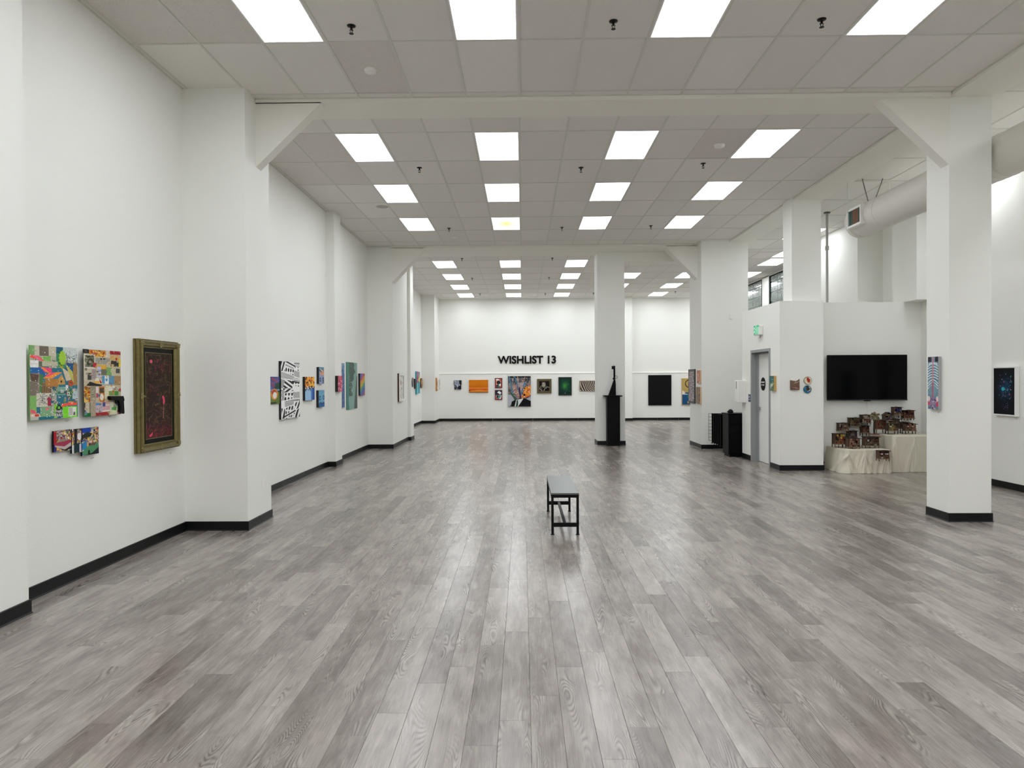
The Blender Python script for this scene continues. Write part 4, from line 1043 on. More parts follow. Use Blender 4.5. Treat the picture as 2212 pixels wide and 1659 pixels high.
def ornament(x, z, s, n):
    mb = MB()
    for _ in range(n):
        a = rg_.uniform(0, 6.28); r_ = s * rg_.uniform(0.1, 1)
        cx, cz, q = x + r_ * math.cos(a), z + r_ * 0.8 * math.sin(a), s * rg_.uniform(0.10, 0.24)
        vs = []
        for i in range(5):
            th = math.pi * (i / 4 - 0.5)
            for j in range(8):
                ph = j * math.pi / 4; vs.append((cx + q * math.cos(th) * math.cos(ph), -0.078 - q * 0.5 * math.cos(th) * math.sin(ph), cz + q * 0.6 * math.sin(th)))
        fs = [(i * 8 + j, i * 8 + (j + 1) % 8, (i + 1) * 8 + (j + 1) % 8, (i + 1) * 8 + j) for i in range(4) for j in range(8)]
        mb.add(vs, fs)
    mb.build('carved_ornament', mat('bright gilt', '#93875a', 0.38, metal=0.7), orn, smooth=True)
e_ = 0.036
for x, z in ((-W2 + e_, H2 - e_), (W2 - e_, H2 - e_), (-W2 + e_, -H2 + e_), (W2 - e_, -H2 + e_), (0, H2 - e_), (0, -H2 + e_), (-W2 + e_, 0), (W2 - e_, 0)):
    ornament(x, z, 0.042, 34)
MB().box(-W2 + fw, W2 - fw, -0.044, -0.002, -H2 + fw, H2 - fw).build('black_liner', M_BLACK, orn)
lw, lh = w - 2 * fw - 0.10, h - 2 * fw - 0.10
for nm, b in (('fillet', (-lw / 2 - 0.006, lw / 2 + 0.006, lh / 2, lh / 2 + 0.006)), ('fillet', (-lw / 2 - 0.006, lw / 2 + 0.006, -lh / 2 - 0.006, -lh / 2)), ('fillet', (-lw / 2 - 0.006, -lw / 2, -lh / 2, lh / 2)), ('fillet', (lw / 2, lw / 2 + 0.006, -lh / 2, lh / 2))):
    MB().box(b[0], b[1], -0.049, -0.043, b[2], b[3]).build(nm, gold, orn)
picture_surface(cv, lw, lh, orn, d=0.046)

# -------- second bay, left wall
cv = Cv(30, 60, '#3b4f8c')
cv.mixf(cv.noise(51, 6) - 0.3, '#6f86b8'); cv.strokes(52, 14, ['#b0344a', '#8f3a55'], 0.35, 0.03, (0.8, 1.3), (0, 0, 0.8, 0.3)); cv.poly([(0.6, 0.25), (1, 0.2), (1, 0.5), (0.55, 0.48)], '#2c4a40'); cv.rect(0, 0.46, 1, 0.52, '#6f9ab8'); cv.rect(0, 0.52, 1, 0.56, '#22251f'); cv.rect(0, 0.56, 1, 1, '#647a34')
cv.ell(0.55, 0.64, 0.3, 0.2, '#d98a3a'); cv.ell(0.52, 0.58, 0.2, 0.1, '#b3402a'); cv.ell(0.58, 0.68, 0.16, 0.12, '#e6e2d8'); cv.rect(0.05, 0.93, 0.7, 0.98, '#2a3020')
canvas('small meadow painting with a round orange shape, beside the column', cv, 'X', XL, 0.02, '+X', (578, 813.5, 874), (604, 814, 872), '#3c4a60')

cv = Cv(150, 420, '#f1f1ef')
def C8(x, y):
    u = (x - 250) / 395; return u, (y - (185 + 30 * u)) / (1225 - 95 * u)
def band(pts, kind, p, ang=0.0, t=0.5):
    m = cv.pmask([C8(*q) for q in pts]); asp = cv.h / cv.w
    X = cv.U; Y = cv.V * 1225 / 395
    q = X * math.cos(ang) + Y * math.sin(ang); r_ = -X * math.sin(ang) + Y * math.cos(ang)
    cv.put(m, '#f1f1ef')
    if kind == 's': k_ = (q * p) % 1 < t
    elif kind == 'd': k_ = (((q * p) % 1 - 0.5) ** 2 / 0.1 + ((r_ * p * 0.45) % 1 - 0.5) ** 2 / 0.16) < 1
    else: k_ = ((q * p) % 1 < t)
    cv.put(m & k_, '#0d0d0d')
band([(250, 185), (350, 200), (330, 400), (250, 390)], 's', 7, 0.25); band([(340, 240), (520, 330), (520, 360), (340, 280)], 's', 18, 1.3); band([(320, 310), (520, 370), (520, 490), (330, 400)], 'd', 8, 0.1); band([(250, 400), (520, 500), (520, 580), (250, 545)], 's', 22, 1.45, 0.45)
band([(520, 200), (645, 210), (645, 300), (530, 300)], 'd', 14, 0); band([(520, 380), (645, 410), (645, 540), (520, 500)], 's', 22, 1.3, 0.5); band([(540, 300), (645, 320), (645, 400), (545, 360)], 'd', 6, 0); band([(510, 530), (645, 560), (645, 620), (510, 590)], 'd', 14, 0.2)
band([(330, 570), (500, 610), (480, 760), (290, 750)], 's', 5, -0.9); band([(290, 755), (500, 760), (500, 810), (300, 850)], 's', 5, 0.9); band([(250, 560), (330, 580), (290, 750), (250, 760)], 's', 28, 0.3, 0.6); band([(490, 620), (645, 650), (645, 720), (500, 700)], 'd', 7, 0)
band([(310, 860), (500, 850), (500, 960), (310, 1010)], 'd', 6, 0.1); band([(500, 830), (645, 830), (645, 940), (500, 960)], 's', 24, 1.5, 0.5); band([(320, 1030), (510, 980), (510, 1090), (330, 1150)], 's', 22, 1.7, 0.5); band([(510, 960), (645, 930), (645, 1010), (510, 1050)], 'd', 13, 0)
band([(250, 780), (310, 790), (310, 1000), (260, 1020)], 's', 16, 0.2, 0.5); band([(330, 1180), (520, 1090), (520, 1200), (340, 1300)], 'd', 7, 0.2); band([(520, 1070), (645, 1010), (645, 1150), (570, 1190)], 's', 6, 0.35); band([(255, 1170), (330, 1190), (320, 1380), (260, 1400)], 's', 6, 0.2); band([(310, 1390), (530, 1260), (540, 1300), (400, 1400)], 'd', 10, 0.4); band([(545, 1230), (645, 1160), (645, 1350), (540, 1370)], 's', 5, 0.3)
for a, b in (((350, 190), (530, 290)), ((300, 1360), (540, 1220)), ((490, 610), (645, 640))):
    p0_, p1_ = C8(*a), C8(*b); cv.line(*p0_, *p1_, 0.035, '#0d0d0d')
bwp, _, _ = canvas('tall black and white canvas of stripes and dots', cv, 'X', XL, 0.034, '+X', (607, 780, 906.5), (647, 783, 900), '#101010')

cv = Cv(44, 80, '#9cc3e2')
cv.rect(0, 0, 1, 0.5, '#e07f22'); f = cv.noise(61, 7); cv.mixf((cv.V < 0.5) * (f > 0.55) * 0.9, '#f0b83c'); cv.mixf((cv.V < 0.55) * (f < 0.34) * 1.0, '#141414'); cv.strokes(62, 16, ['#111111', '#f2c040', '#d8601c'], 0.35, 0.03, (1.2, 2.0), (0, 0, 1, 0.35)); cv.speckle(63, 60, ['#0f1420', '#274a7c', '#e8e8ea'], 0.02, 0.05, (0, 0.42, 1, 0.6)); cv.rect(0.62, 0.5, 0.8, 1, '#3f78c0'); cv.rect(0.78, 0.5, 1, 1, '#21489a')
canvas('blue canvas with orange flames over its upper half', cv, 'X', XL, 0.041, '+X', (659, 814, 865.5), (679.3, 814, 863.5), '#0c0c0c')
cv = Cv(34, 62, '#7f93b8')
cv.rect(0, 0, 1, 0.25, '#5d8aa0'); cv.ell(0.6, 0.38, 0.4, 0.22, '#d49a80'); cv.rect(0, 0.5, 1, 1, '#8f9cc4'); cv.line(0.1, 0.15, 0.5, 0.3, 0.05, '#10141c'); cv.line(0.2, 0.1, 0.6, 0.25, 0.03, '#e9e9ee'); cv.ell(0.25, 0.76, 0.16, 0.13, '#1c2334'); cv.ell(0.25, 0.76, 0.08, 0.07, '#7f93b8'); cv.ell(0.82, 0.74, 0.16, 0.13, '#1c2334'); cv.ell(0.82, 0.74, 0.07, 0.06, '#7f93b8'); cv.strokes(64, 10, ['#2a3350'], 0.2, 0.03, (1.2, 1.9), (0.5, 0.85, 1, 1))
canvas('small blue and peach face painting above its blue twin', cv, 'X', XL, 0.044, '+X', (689, 792.8, 829), (699.8, 793.5, 828.5), '#0c0c0c')
cv = Cv(34, 62, '#6fa9c6')
cv.rect(0, 0.76, 1, 1, '#24639c'); cv.ell(0.22, 0.46, 0.18, 0.14, '#1f4f8a'); cv.ell(0.24, 0.46, 0.09, 0.08, '#6fa9c6'); cv.ell(0.85, 0.44, 0.16, 0.14, '#1f4f8a'); cv.ell(0.85, 0.44, 0.07, 0.07, '#6fa9c6'); cv.strokes(65, 18, ['#173f72'], 0.22, 0.03, (1.3, 1.8), (0, 0.68, 1, 0.78))
canvas('small flat blue face painting under the peach one', cv, 'X', XL, 0.045, '+X', (688.5, 843, 880), (700.8, 843, 878.5), '#0c0c0c')
cv = Cv(30, 50, '#c2405c'); cv.strokes(66, 70, ['#e08aa0', '#8a2038', '#f0b8c4', '#a82c48'], 0.4, 0.03); cv.grain(3, 0.2)
canvas('small crimson textured canvas on the slim pilaster', cv, 'X', -3.575, 0.055, '+X', (730, 811.5, 846.5), (739.5, 812, 845.5), '#0c0c0c')
cv = Cv(30, 130, '#4f6f9c'); cv.mixf(1 - cv.V * 3, '#7fa4b4'); cv.mixf((cv.noise(67, 8) - 0.45) * 1.2, '#2f4a80'); cv.mixf((cv.V - 0.6) * 0.8, '#53568c'); cv.strokes(68, 40, ['#8aa4c4', '#39528a'], 0.4, 0.02, (1.3, 1.8))
canvas('narrow tall blue canvas between the slim pilaster and green canvas', cv, 'X', XL, 0.02, '+X', (733.5, 784, 881), (744.3, 784.5, 880), '#3a5580')
cv = Cv(50, 190, '#86a99f')
ed = 0.42 + 0.13 * np.sin(cv.V * 9) + 0.05 * np.sin(cv.V * 40) - np.clip(cv.V - 0.55, 0, 1) * 0.7
cv.put(cv.U < 0.22 + 0.03 * np.sin(cv.V * 14), '#4b8577'); m = (cv.U > 0.22) & (cv.U < ed + 0.2) & (cv.V < 0.72); cv.put(m, '#566a62'); cv.mixf((cv.noise(71, 26) > 0.62) * 0.6, '#37453f', m * 1.0)
cv.put((cv.U > 0.92 - np.clip(cv.V - 0.3, 0, 1) * 0.35) & (cv.V > 0.3), '#50605a'); cv.speckle(72, 60, ['#dfeae6', '#1e3a36'], 0.008, 0.02, (0.2, 0.35, 0.55, 0.9))
for k in range(7): cv.ell(0.3 + 0.02 * k, 0.3 + 0.06 * k, 0.02, 0.004, '#cfe2dc')
canvas('tall green canvas of layered torn coastline shapes', cv, 'X', XL, 0.012, '+X', (748.6, 782, 886), (771.5, 784, 881.5), '#33685c')
cv = Cv(34, 80, '#6a62a4')
a_ = cv.U * 0.6 + cv.V * 1.6 + 0.25 * cv.noise(73, 5)
rb_ = ['#c9808c', '#5c66a8', '#7a6ab0', '#c0506c', '#d8924a', '#c8b04e', '#5fa074', '#4f86a8', '#5668aa', '#8a62a0', '#c8607c']
for i, cc_ in enumerate(rb_): cv.put((a_ > i * 0.22 - 0.1) & (a_ <= (i + 1) * 0.22 - 0.1), cc_)
cv.grain(4, 0.15)
canvas('rainbow tie dye patterned canvas with black sides', cv, 'X', XL, 0.043, '+X', (778, 806.8, 855), (788, 807, 853.5), '#0c0c0c')

# -------- wide column, pilaster and third bay
cv = Cv(30, 90, '#e4e2dc'); cv.rect(0.0, 0.02, 0.95, 0.98, '#dcd9d2'); cv.line(0.97, 0, 0.97, 1, 0.05, '#4c4944'); cv.line(0, 0.01, 1, 0.01, 0.04, '#6c6964'); cv.ell(0.3, 0.3, 0.16, 0.1, '#c79a98'); cv.strokes(74, 40, ['#9a9790', '#b8b2aa', '#7c7872'], 0.3, 0.02); cv.ell(0.55, 0.55, 0.12, 0.06, '#a7aba6')
framed('pale floral drawing in a white frame with brown edge, on the wide column', cv, 'X', -3.13, 0.05, '+X', (863, 806, 868), (873.5, 807.5, 866), 0.06, '#e9e7e2', side='#4a2e22')
def disc_art(label, pos, facing, r0, d, cols, seed, name='plate', cat='plate'):
    r = root_art(name, pos, facing, label, cat)
    mb = MB().tube((0, -d, 0), (0, 0, 0), r0, n=32); mb.build('rim', mat('plate rim ' + cols[0], cols[0], 0.4), r)
    cv = Cv(36, 36, cols[1]); cv.speckle(seed, 40, cols[1:], 0.04, 0.14); cv.ell(0.55, 0.45, 0.22, 0.2, cols[-1])
    nx = 36; n = 28
    # polar surface
    vs = [(0, -d - 0.001, 0)]; ccs = [cv.a[cv.h // 2, cv.w // 2]]
    for k in range(1, 9):
        for i in range(n):
            t_ = 2 * math.pi * i / n; q = r0 * 0.93 * k / 8
            vs.append((q * math.cos(t_), -d - 0.001, q * math.sin(t_)))
            ccs.append(cv.a[int((0.5 - 0.5 * q / r0 * math.sin(t_)) * (cv.h - 1)), int((0.5 + 0.5 * q / r0 * math.cos(t_)) * (cv.w - 1))])
    fs = [(0, 1 + (i + 1) % n, 1 + i) for i in range(n)]
    for k in range(7):
        for i in range(n): fs.append((1 + k * n + i, 1 + k * n + (i + 1) % n, 1 + (k + 1) * n + (i + 1) % n, 1 + (k + 1) * n + i))
    me = bpy.data.meshes.new('painted_surface'); me.from_pydata(vs, [], fs); me.update()
    at = me.color_attributes.new('paint', 'FLOAT_COLOR', 'POINT')
    at.data.foreach_set('color', np.array([lin(list(np.clip(c, 0, 1))) + [1] for c in ccs], dtype=np.float32).ravel())
    me.materials.append(M_ART); link(bpy.data.objects.new('painted_surface', me), r)
    return r
p = aX(890, 826, -3.05); disc_art('round grey plate on the narrow pilaster behind the wide column', (-3.05, 19.68, p.z), '+X', 0.13, 0.03, ['#6e6a6e', '#8b868c', '#a29da4', '#5c5a60'], 81)
BX = -3.85
cv = Cv(24, 60, '#d9cfe0'); cv.strokes(82, 20, ['#c8a8d0', '#e8e0f0'], 0.4, 0.03)
canvas('tall pale lilac canvas half hidden behind the pilaster', cv, 'X', BX, 0.02, '+X', (890.5, 799, 857), (893.8, 799.5, 856), '#d8d4dc')
cv = Cv(20, 30, '#8a7a70'); cv.strokes(83, 30, ['#b5a698', '#4c423c'], 0.4, 0.05)
framed('small dark framed picture between lilac and pink canvases', cv, 'X', BX, 0.05, '+X', (897.0, 818, 840), (899.2, 818.5, 839.5), 0.05, '#141210')
cv = Cv(24, 80, '#5fc4c8'); cv.rect(0, 0, 1, 0.46, '#b03a78'); cv.strokes(84, 30, ['#d86aa0', '#7a2a60', '#8adfe0'], 0.4, 0.04); cv.rect(0, 0.46, 1, 0.5, '#8a4a58')
canvas('narrow canvas pink above and turquoise below', cv, 'X', BX, 0.06, '+X', (900.3, 802, 852), (903.4, 802.5, 851), '#3f9aa0')
cv = Cv(24, 80, '#8a86b0'); cv.rect(0, 0.15, 1, 0.45, '#d8cc6a'); cv.rect(0, 0.45, 1, 1, '#5aa8b0'); cv.strokes(85, 30, ['#4c8a9a', '#c89a4a', '#6a5a90'], 0.4, 0.05)
canvas('narrow canvas with a yellow band beside the pink and turquoise one', cv, 'X', BX, 0.05, '+X', (904, 803, 850), (907.3, 803.5, 849), '#4f7f88')
p = aX(908.5, 827.5, BX); disc_art('round brown plate nearest the corner column', (BX, p.y, p.z), '+X', 0.19, 0.05, ['#5c3a28', '#8a5a38', '#4a3022', '#c08a50'], 86)
cv = Cv(24, 40, '#d8c8a8'); cv.strokes(87, 40, ['#3a2a1c', '#e8e0d0', '#8a5a2a'], 0.4, 0.05)
canvas('small painting with an orange wooden edge on the corner column', cv, 'X', -3.34, 0.05, '+X', (943.6, 816, 845), (946, 816, 844), '#b8782a')
cv = Cv(24, 40, '#cfc8c0'); cv.strokes(88, 40, ['#8a7a78', '#e8e4e0', '#4a4038'], 0.4, 0.05)
canvas('small pale sketch on the corner column nearest the end wall', cv, 'X', -3.34, 0.02, '+X', (949, 819.5, 842), (951.2, 819.5, 841), '#d0c8c0')

# -------- end wall
YW = YB - 0.012
cv = Cv(34, 40, '#6f7684'); cv.rect(0, 0, 1, 0.45, '#8d95a6'); cv.rect(0.7, 0, 1, 0.5, '#1c1f24'); cv.rect(0, 0.55, 1, 1, '#22252e'); cv.poly([(0.15, 0.48), (0.85, 0.44), (0.6, 0.62), (0.45, 0.8), (0.35, 0.6)], '#b4bccc'); cv.poly([(0.2, 0.8), (0.4, 0.95), (0.3, 1)], '#dfe4ea'); cv.strokes(90, 14, ['#c4ccd8', '#343a44'], 0.3, 0.03)
c, w, h = place('Y', YW, 0.04, '-Y', (980.4, 821.4, 841.4), (997.2, 821.4, 841.4))
r = root_art('painting', c, '-Y', 'small blue grey stepped panel left of the orange sunset')
MB().box(-w / 2, w / 2, -0.038, 0, 0, h / 2).build('upper_panel', mat('olive edge', '#4c5040', 0.6), r); MB().box(-w / 2 + 0.02, w / 2 - 0.02, -0.038, 0, -h / 2, 0).build('lower_panel', M_BLACK, r)
picture_surface(cv, w - 0.04, h, r, d=0.04)
cv = Cv(70, 46, '#d2790c'); cv.mixf(np.clip((cv.V - 0.3) * 1.4, 0, 1), '#b8540c'); cv.rect(0, 0.62, 1, 0.68, '#ec8a3a'); cv.rect(0, 0.68, 1, 0.78, '#cf5a1c'); cv.put(cv.V > 0.8 + 0.03 * np.sin(cv.U * 9), '#e2832a'); cv.poly([(0, 0.78), (0.12, 0.86), (0, 0.9)], '#6a2c12'); cv.rect(0, 0.94, 1, 1, '#7a4418'); cv.mixf((cv.noise(91, 30) - 0.6) * (cv.V > 0.85), '#f2b05a')
canvas('glowing orange sunset over water canvas', cv, 'Y', YW, 0.04, '-Y', (1013.2, 820.6, 847.8), (1054.4, 820.6, 847.8), '#b85a14')
def redsmall(seed, flip):
    c = Cv(30, 40, '#6d1c2c'); c.rect(0.12, 0.1, 0.88, 0.9, '#c06a58'); c.speckle(seed, 16, ['#20303c', '#e8e4e0', '#2f6a5c', '#d88a6a', '#3a2a50'], 0.08, 0.2, (0.2, 0.2, 0.8, 0.8))
    if flip: c.rect(0.1, 0.06, 0.9, 0.5, '#1d2c3a'); c.poly([(0.3, 0.25), (0.6, 0.1), (0.9, 0.3), (0.7, 0.45)], '#e8ecee'); c.poly([(0.35, 0.9), (0.55, 0.55), (0.9, 0.5), (0.7, 0.8)], '#4f8f88')
    else: c.poly([(0.1, 0.16), (0.35, 0.08), (0.7, 0.2), (0.3, 0.26)], '#ece8e4'); c.ell(0.5, 0.45, 0.26, 0.18, '#1a2836'); c.poly([(0.35, 0.9), (0.5, 0.62), (0.7, 0.9)], '#2f7a6c')
    return c
canvas('small crimson edged abstract, upper of a pair', redsmall(92, False), 'Y', YW, 0.04, '-Y', (1069, 816.6, 838.2), (1084.9, 816.6, 838.2), '#5a1422')
canvas('small crimson edged abstract, lower of a pair, with dark blue top', redsmall(93, True), 'Y', YW, 0.04, '-Y', (1069, 842.5, 863.5), (1084.9, 842.5, 863.5), '#5a1422')
cv = Cv(80, 108, '#7d8088')
cv.mixf(cv.noise(94, 14) - 0.2, '#2c2f33'); cv.rect(0, 0, 1, 0.06, '#15171a'); cv.strokes(95, 120, ['#3a3c40', '#9a9aa0', '#5c4a40', '#20242a', '#b58a70'], 0.22, 0.012, (0.9, 2.2), (0, 0, 1, 0.55))
cv.poly([(0.2, 0.28), (0.42, 0.3), (0.5, 0.72), (0.42, 0.74)], '#a87868', 0.8); cv.poly([(0.38, 0.22), (0.68, 0.22), (0.58, 0.6), (0.52, 0.7)], '#b4a4a4', 0.75); cv.speckle(96, 220, ['#e0c8bc', '#c86a4a', '#d8d8dc', '#8a5a50', '#c89a8a'], 0.006, 0.014, (0.2, 0.25, 0.68, 0.68))
for x0, y0, x1, y1, c_ in ((0.06, 0.02, 0.2, 0.62, '#4f7f98'), (0.3, 0.02, 0.52, 0.62, '#3f6f8c'), (0.75, 0.2, 0.56, 0.6, '#3f7fa4'), (0.12, 0.55, 0.38, 0.76, '#2f5a40'), (0.2, 0.78, 0.05, 0.7, '#20302a')): cv.line(x0, y0, x1, y1, 0.025, c_)
cv.line(0.5, 0.38, 0.55, 0.74, 0.03, '#4a1f40'); cv.poly([(0.58, 0.7), (0.78, 0.36), (1, 0.3), (1, 0.6), (0.8, 0.7), (0.66, 0.72)], '#dc7f1a'); cv.speckle(97, 60, ['#f0a83a', '#c85a14', '#3a2430', '#e0c0a8'], 0.01, 0.03, (0.62, 0.36, 1, 0.68)); cv.ell(0.72, 0.62, 0.05, 0.035, '#24182c'); cv.line(0.8, 0.7, 1, 0.62, 0.018, '#a82c4a')
cv.poly([(0, 0.6), (0.14, 0.62), (0.3, 0.8), (0.05, 1), (0, 1)], '#a9adb6'); cv.poly([(0.8, 0.75), (1, 0.68), (1, 0.82)], '#a9adb6'); cv.poly([(0.12, 1), (0.16, 0.84), (0.3, 0.78), (0.4, 0.76), (0.7, 0.72), (1, 0.82), (1, 1)], '#0c0e10'); cv.poly([(0.28, 1), (0.36, 0.78), (0.5, 0.76), (0.68, 0.73), (0.44, 1)], '#cfd4cf'); cv.poly([(0.34, 1), (0.38, 0.8), (0.44, 0.78), (0.44, 0.95), (0.4, 1)], '#143c34'); cv.grain(5, 0.15)
canvas('large canvas of a suited figure with an exploding burst for a head', cv, 'Y', YW, 0.05, '-Y', (1097.6, 812.5, 878), (1146.4, 812.5, 878), '#1c1d20')
cv = Cv(44, 44, '#0e0c0c')
cv.poly([(0.2, 0.95), (0.08, 0.6), (0.18, 0.55), (0.3, 0.8)], '#77706a', 0.6); cv.line(0.22, 0.45, 0.02, 0.75, 0.02, '#8d867c'); cv.line(0.02, 0.75, 0.3, 0.98, 0.03, '#9a938a'); cv.line(0.98, 0.65, 0.72, 0.55, 0.03, '#8d867c'); cv.ell(0.66, 0.66, 0.09, 0.08, '#9a9184'); cv.ell(0.66, 0.66, 0.04, 0.04, '#0e0c0c'); cv.ell(0.44, 0.38, 0.16, 0.26, '#a59c8a'); cv.line(0.3, 0.1, 0.26, 0.6, 0.025, '#5a544c'); cv.line(0.58, 0.1, 0.66, 0.5, 0.025, '#5a544c'); cv.ell(0.38, 0.33, 0.035, 0.025, '#0e0c0c'); cv.ell(0.51, 0.33, 0.035, 0.025, '#0e0c0c'); cv.ell(0.44, 0.54, 0.07, 0.025, '#1c1816'); cv.line(0.45, 0.98, 0.55, 0.75, 0.03, '#a59c8a')
framed('dark line portrait of a long haired figure in a wide bronze frame', cv, 'Y', YW, 0.06, '-Y', (1160.2, 818.5, 849.4), (1191.4, 818.5, 849.4), 0.085, '#57492a', 0.02, fm=mat('bronze frame', '#5d5030', 0.4, metal=0.4))
cv = Cv(50, 68, '#0f2a22'); r2_ = (cv.U - 0.48) ** 2 + ((cv.V - 0.46) * 1.1) ** 2; cv.mixf(np.exp(-r2_ * 9) * (0.5 + 0.5 * cv.noise(98, 12)), '#1f6a44'); cv.mixf(np.exp(-r2_ * 40) * 0.8, '#3f9a2a'); cv.speckle(99, 50, ['#4f9a7c', '#2f7a50', '#8ac8a8'], 0.006, 0.014, (0.15, 0.1, 0.9, 0.8)); cv.ell(0.5, 0.9, 0.025, 0.02, '#b8ccc4')
framed('dark green glowing abstract in a thin black frame', cv, 'Y', YW, 0.045, '-Y', (1206.4, 814.5, 854), (1235, 814.5, 854), 0.03, '#101412', 0.004)
cv = Cv(70, 44, '#3a2c24'); rr_ = np.hypot((cv.U - 0.95) * 1.5, cv.V - 0.35 + 0.15 * cv.noise(100, 4)); cv.put((rr_ * 8 + 1.0 * cv.noise(101, 4)) % 1 < 0.36, '#c4baac'); cv.mixf(np.clip(0.5 - rr_, 0, 1), '#6a3f34'); cv.put(cv.U < 0.04, '#8a7a58')
canvas('dark striped wood slab panel with pale ring pattern', cv, 'Y', YW, 0.05, '-Y', (1252, 822.3, 844.6), (1300, 822.3, 844.6), '#8a7a58')
cv = Cv(16, 20, '#060608'); cv.mixf(cv.noise(102, 6) * 0.15, '#1a1a22')
canvas('large plain black canvas on the end wall', cv, 'Y', YW, 0.045, '-Y', (1400.6, 810, 875.6), (1450.4, 810.2, 875.6), '#0c0c0e')
cv = Cv(44, 80, '#b59a5c'); cv.rect(0.05, 0.52, 1, 0.98, '#1d4f7c'); cv.poly([(0.05, 0.45), (0.3, 0.52), (0.2, 0.56), (0.6, 0.6), (0.05, 0.6)], '#e4ddd0')
for k in range(24):
    t_ = 1.2 + k * 0.2; cv.ell(0.62 + 0.33 * math.cos(t_), 0.2 + 0.14 * math.sin(t_), 0.035, 0.02, '#2a2018')
cv.speckle(103, 22, ['#3f8a6a', '#2a6a8c', '#c8a04a', '#20283c'], 0.04, 0.1, (0.5, 0.6, 1, 0.9))
canvas('tan and deep blue canvas with a dark open ring, beside the broad column', cv, 'Y', YW, 0.04, '-Y', (1472.8, 817.3, 875.2), (1500, 817.3, 875.2), '#b8905c')

# -------- broad column, left face (faces -X): front face plane at 4.19
cv = Cv(34, 110, '#5a5a58'); cv.rect(0.1, 0.06, 0.9, 0.94, '#8d8486'); cv.mixf((cv.noise(104, 18) > 0.55) * 0.8, '#c9bcc0', ((cv.U > 0.12) & (cv.U < 0.88) & (cv.V > 0.07) & (cv.V < 0.93)) * 1.0); cv.speckle(105, 120, ['#5a5054', '#d8ccd0', '#3a3438'], 0.02, 0.05, (0.12, 0.08, 0.88, 0.92))
canvas('tall grey speckled canvas with black sides on the broad column', cv, 'X', 4.19, 0.025, '-X', (1487, 798, 870), (1500.5, 797.5, 872), '#0d0d0e')
cv = Cv(24, 50, '#c88a78'); cv.strokes(106, 40, ['#b5604c', '#d8b090', '#a85040', '#e0c8a0'], 0.4, 0.05)
canvas('small salmon canvas with pale wood edges, upper of two', cv, 'X', 4.19, 0.035, '-X', (1505.3, 800.5, 827), (1512, 799.5, 828), '#d8b890')
cv = Cv(24, 60, '#8c7a60'); cv.strokes(107, 50, ['#c8a04a', '#5a5460', '#b88a5a', '#7a6a78'], 0.35, 0.05, (1.2, 1.9))
canvas('small ochre and violet canvas with pale wood edges, lower of two', cv, 'X', 4.19, 0.035, '-X', (1503.8, 836, 871.5), (1512.5, 835.5, 872.5), '#d8b890')

# -------- restroom block
cv = Cv(24, 60, '#3f7264'); cv.rect(0, 0, 1, 0.04, '#182420'); cv.rect(0, 0.96, 1, 1, '#182420'); cv.rect(0, 0, 0.08, 1, '#182420'); cv.ell(0.5, 0.22, 0.25, 0.1, '#2f6a8c'); cv.mixf((cv.V - 0.45) * 1.2, '#7f8a6a'); cv.ell(0.5, 0.62, 0.25, 0.12, '#c8c4a8'); cv.speckle(108, 30, ['#e0dcc4', '#2c4c50', '#8aa88c', '#5a4a40'], 0.03, 0.09, (0.15, 0.15, 0.9, 0.9))
canvas('small teal painting on a thick wooden block right of the door', cv, 'X', 4.575, 0.045, '-X', (1662.3, 812.3, 843.5), (1671.8, 812, 844.3), '#c8a058')
p0_, p1_ = aY(1706.5, 819, 12.77), aY(1725.8, 842, 12.77)
pk = empty('pocket_relief', ((p0_.x + p1_.x) / 2, 12.77, (p0_.z + p1_.z) / 2), 0, 'brown envelope shaped relief with an open notch, beside two round plates', 'relief')
w2, h2 = (p1_.x - p0_.x) / 2, (p0_.z - p1_.z) / 2
MB().prism([(-w2, -0.03, -h2), (w2, -0.03, -h2), (w2, -0.03, h2), (0.25 * w2, -0.03, 0.55 * h2), (-w2, -0.03, 0.8 * h2)], (0, 0.03, 0)).build('body', mat('umber clay', '#6a4f40', 0.6, bump=0.4, bscale=60, vary=0.4, vscale=30), pk)
q_ = random.Random(3)
for k in range(9):
    a_ = (q_.uniform(-w2 * 0.9, w2 * 0.6), -0.032, q_.uniform(-h2 * 0.9, h2 * 0.4)); MB().bar(a_, (a_[0] + q_.uniform(0.02, 0.07), -0.034, a_[2] + q_.uniform(-0.04, 0.04)), 0.007).build('raised_line', mat(('pale relief', 'red relief')[k % 3 == 0], ('#b8a48c', '#8a2c28')[k % 3 == 0], 0.5), pk)
MB().prism([(-w2 * 0.9, -0.012, 0.7 * h2), (w2 * 0.9, -0.012, 0.7 * h2), (w2 * 0.9, -0.012, 1.25 * h2), (-w2 * 0.9, -0.012, 1.25 * h2)], (0, 0.012, 0)).build('back_card', M_WHITE, pk)
p = aY(1744.5, 821.8, 12.77); disc_art('round cream plate with a red bird motif, above a blue plate', (p.x, 12.77, p.z), '-Y', 0.070, 0.02, ['#7a6a48', '#ddd8c0', '#c8c0a0', '#8aa070', '#e4dfcc', '#a8321f'], 110)
p = aY(1743.5, 841, 12.77); disc_art('round blue plate with a dark figure, under the cream plate', (p.x, 12.77, p.z), '-Y', 0.070, 0.02, ['#2c4f5c', '#2f6a9c', '#3f8a90', '#5a7a5c', '#c8c0a8', '#3a2820'], 111)

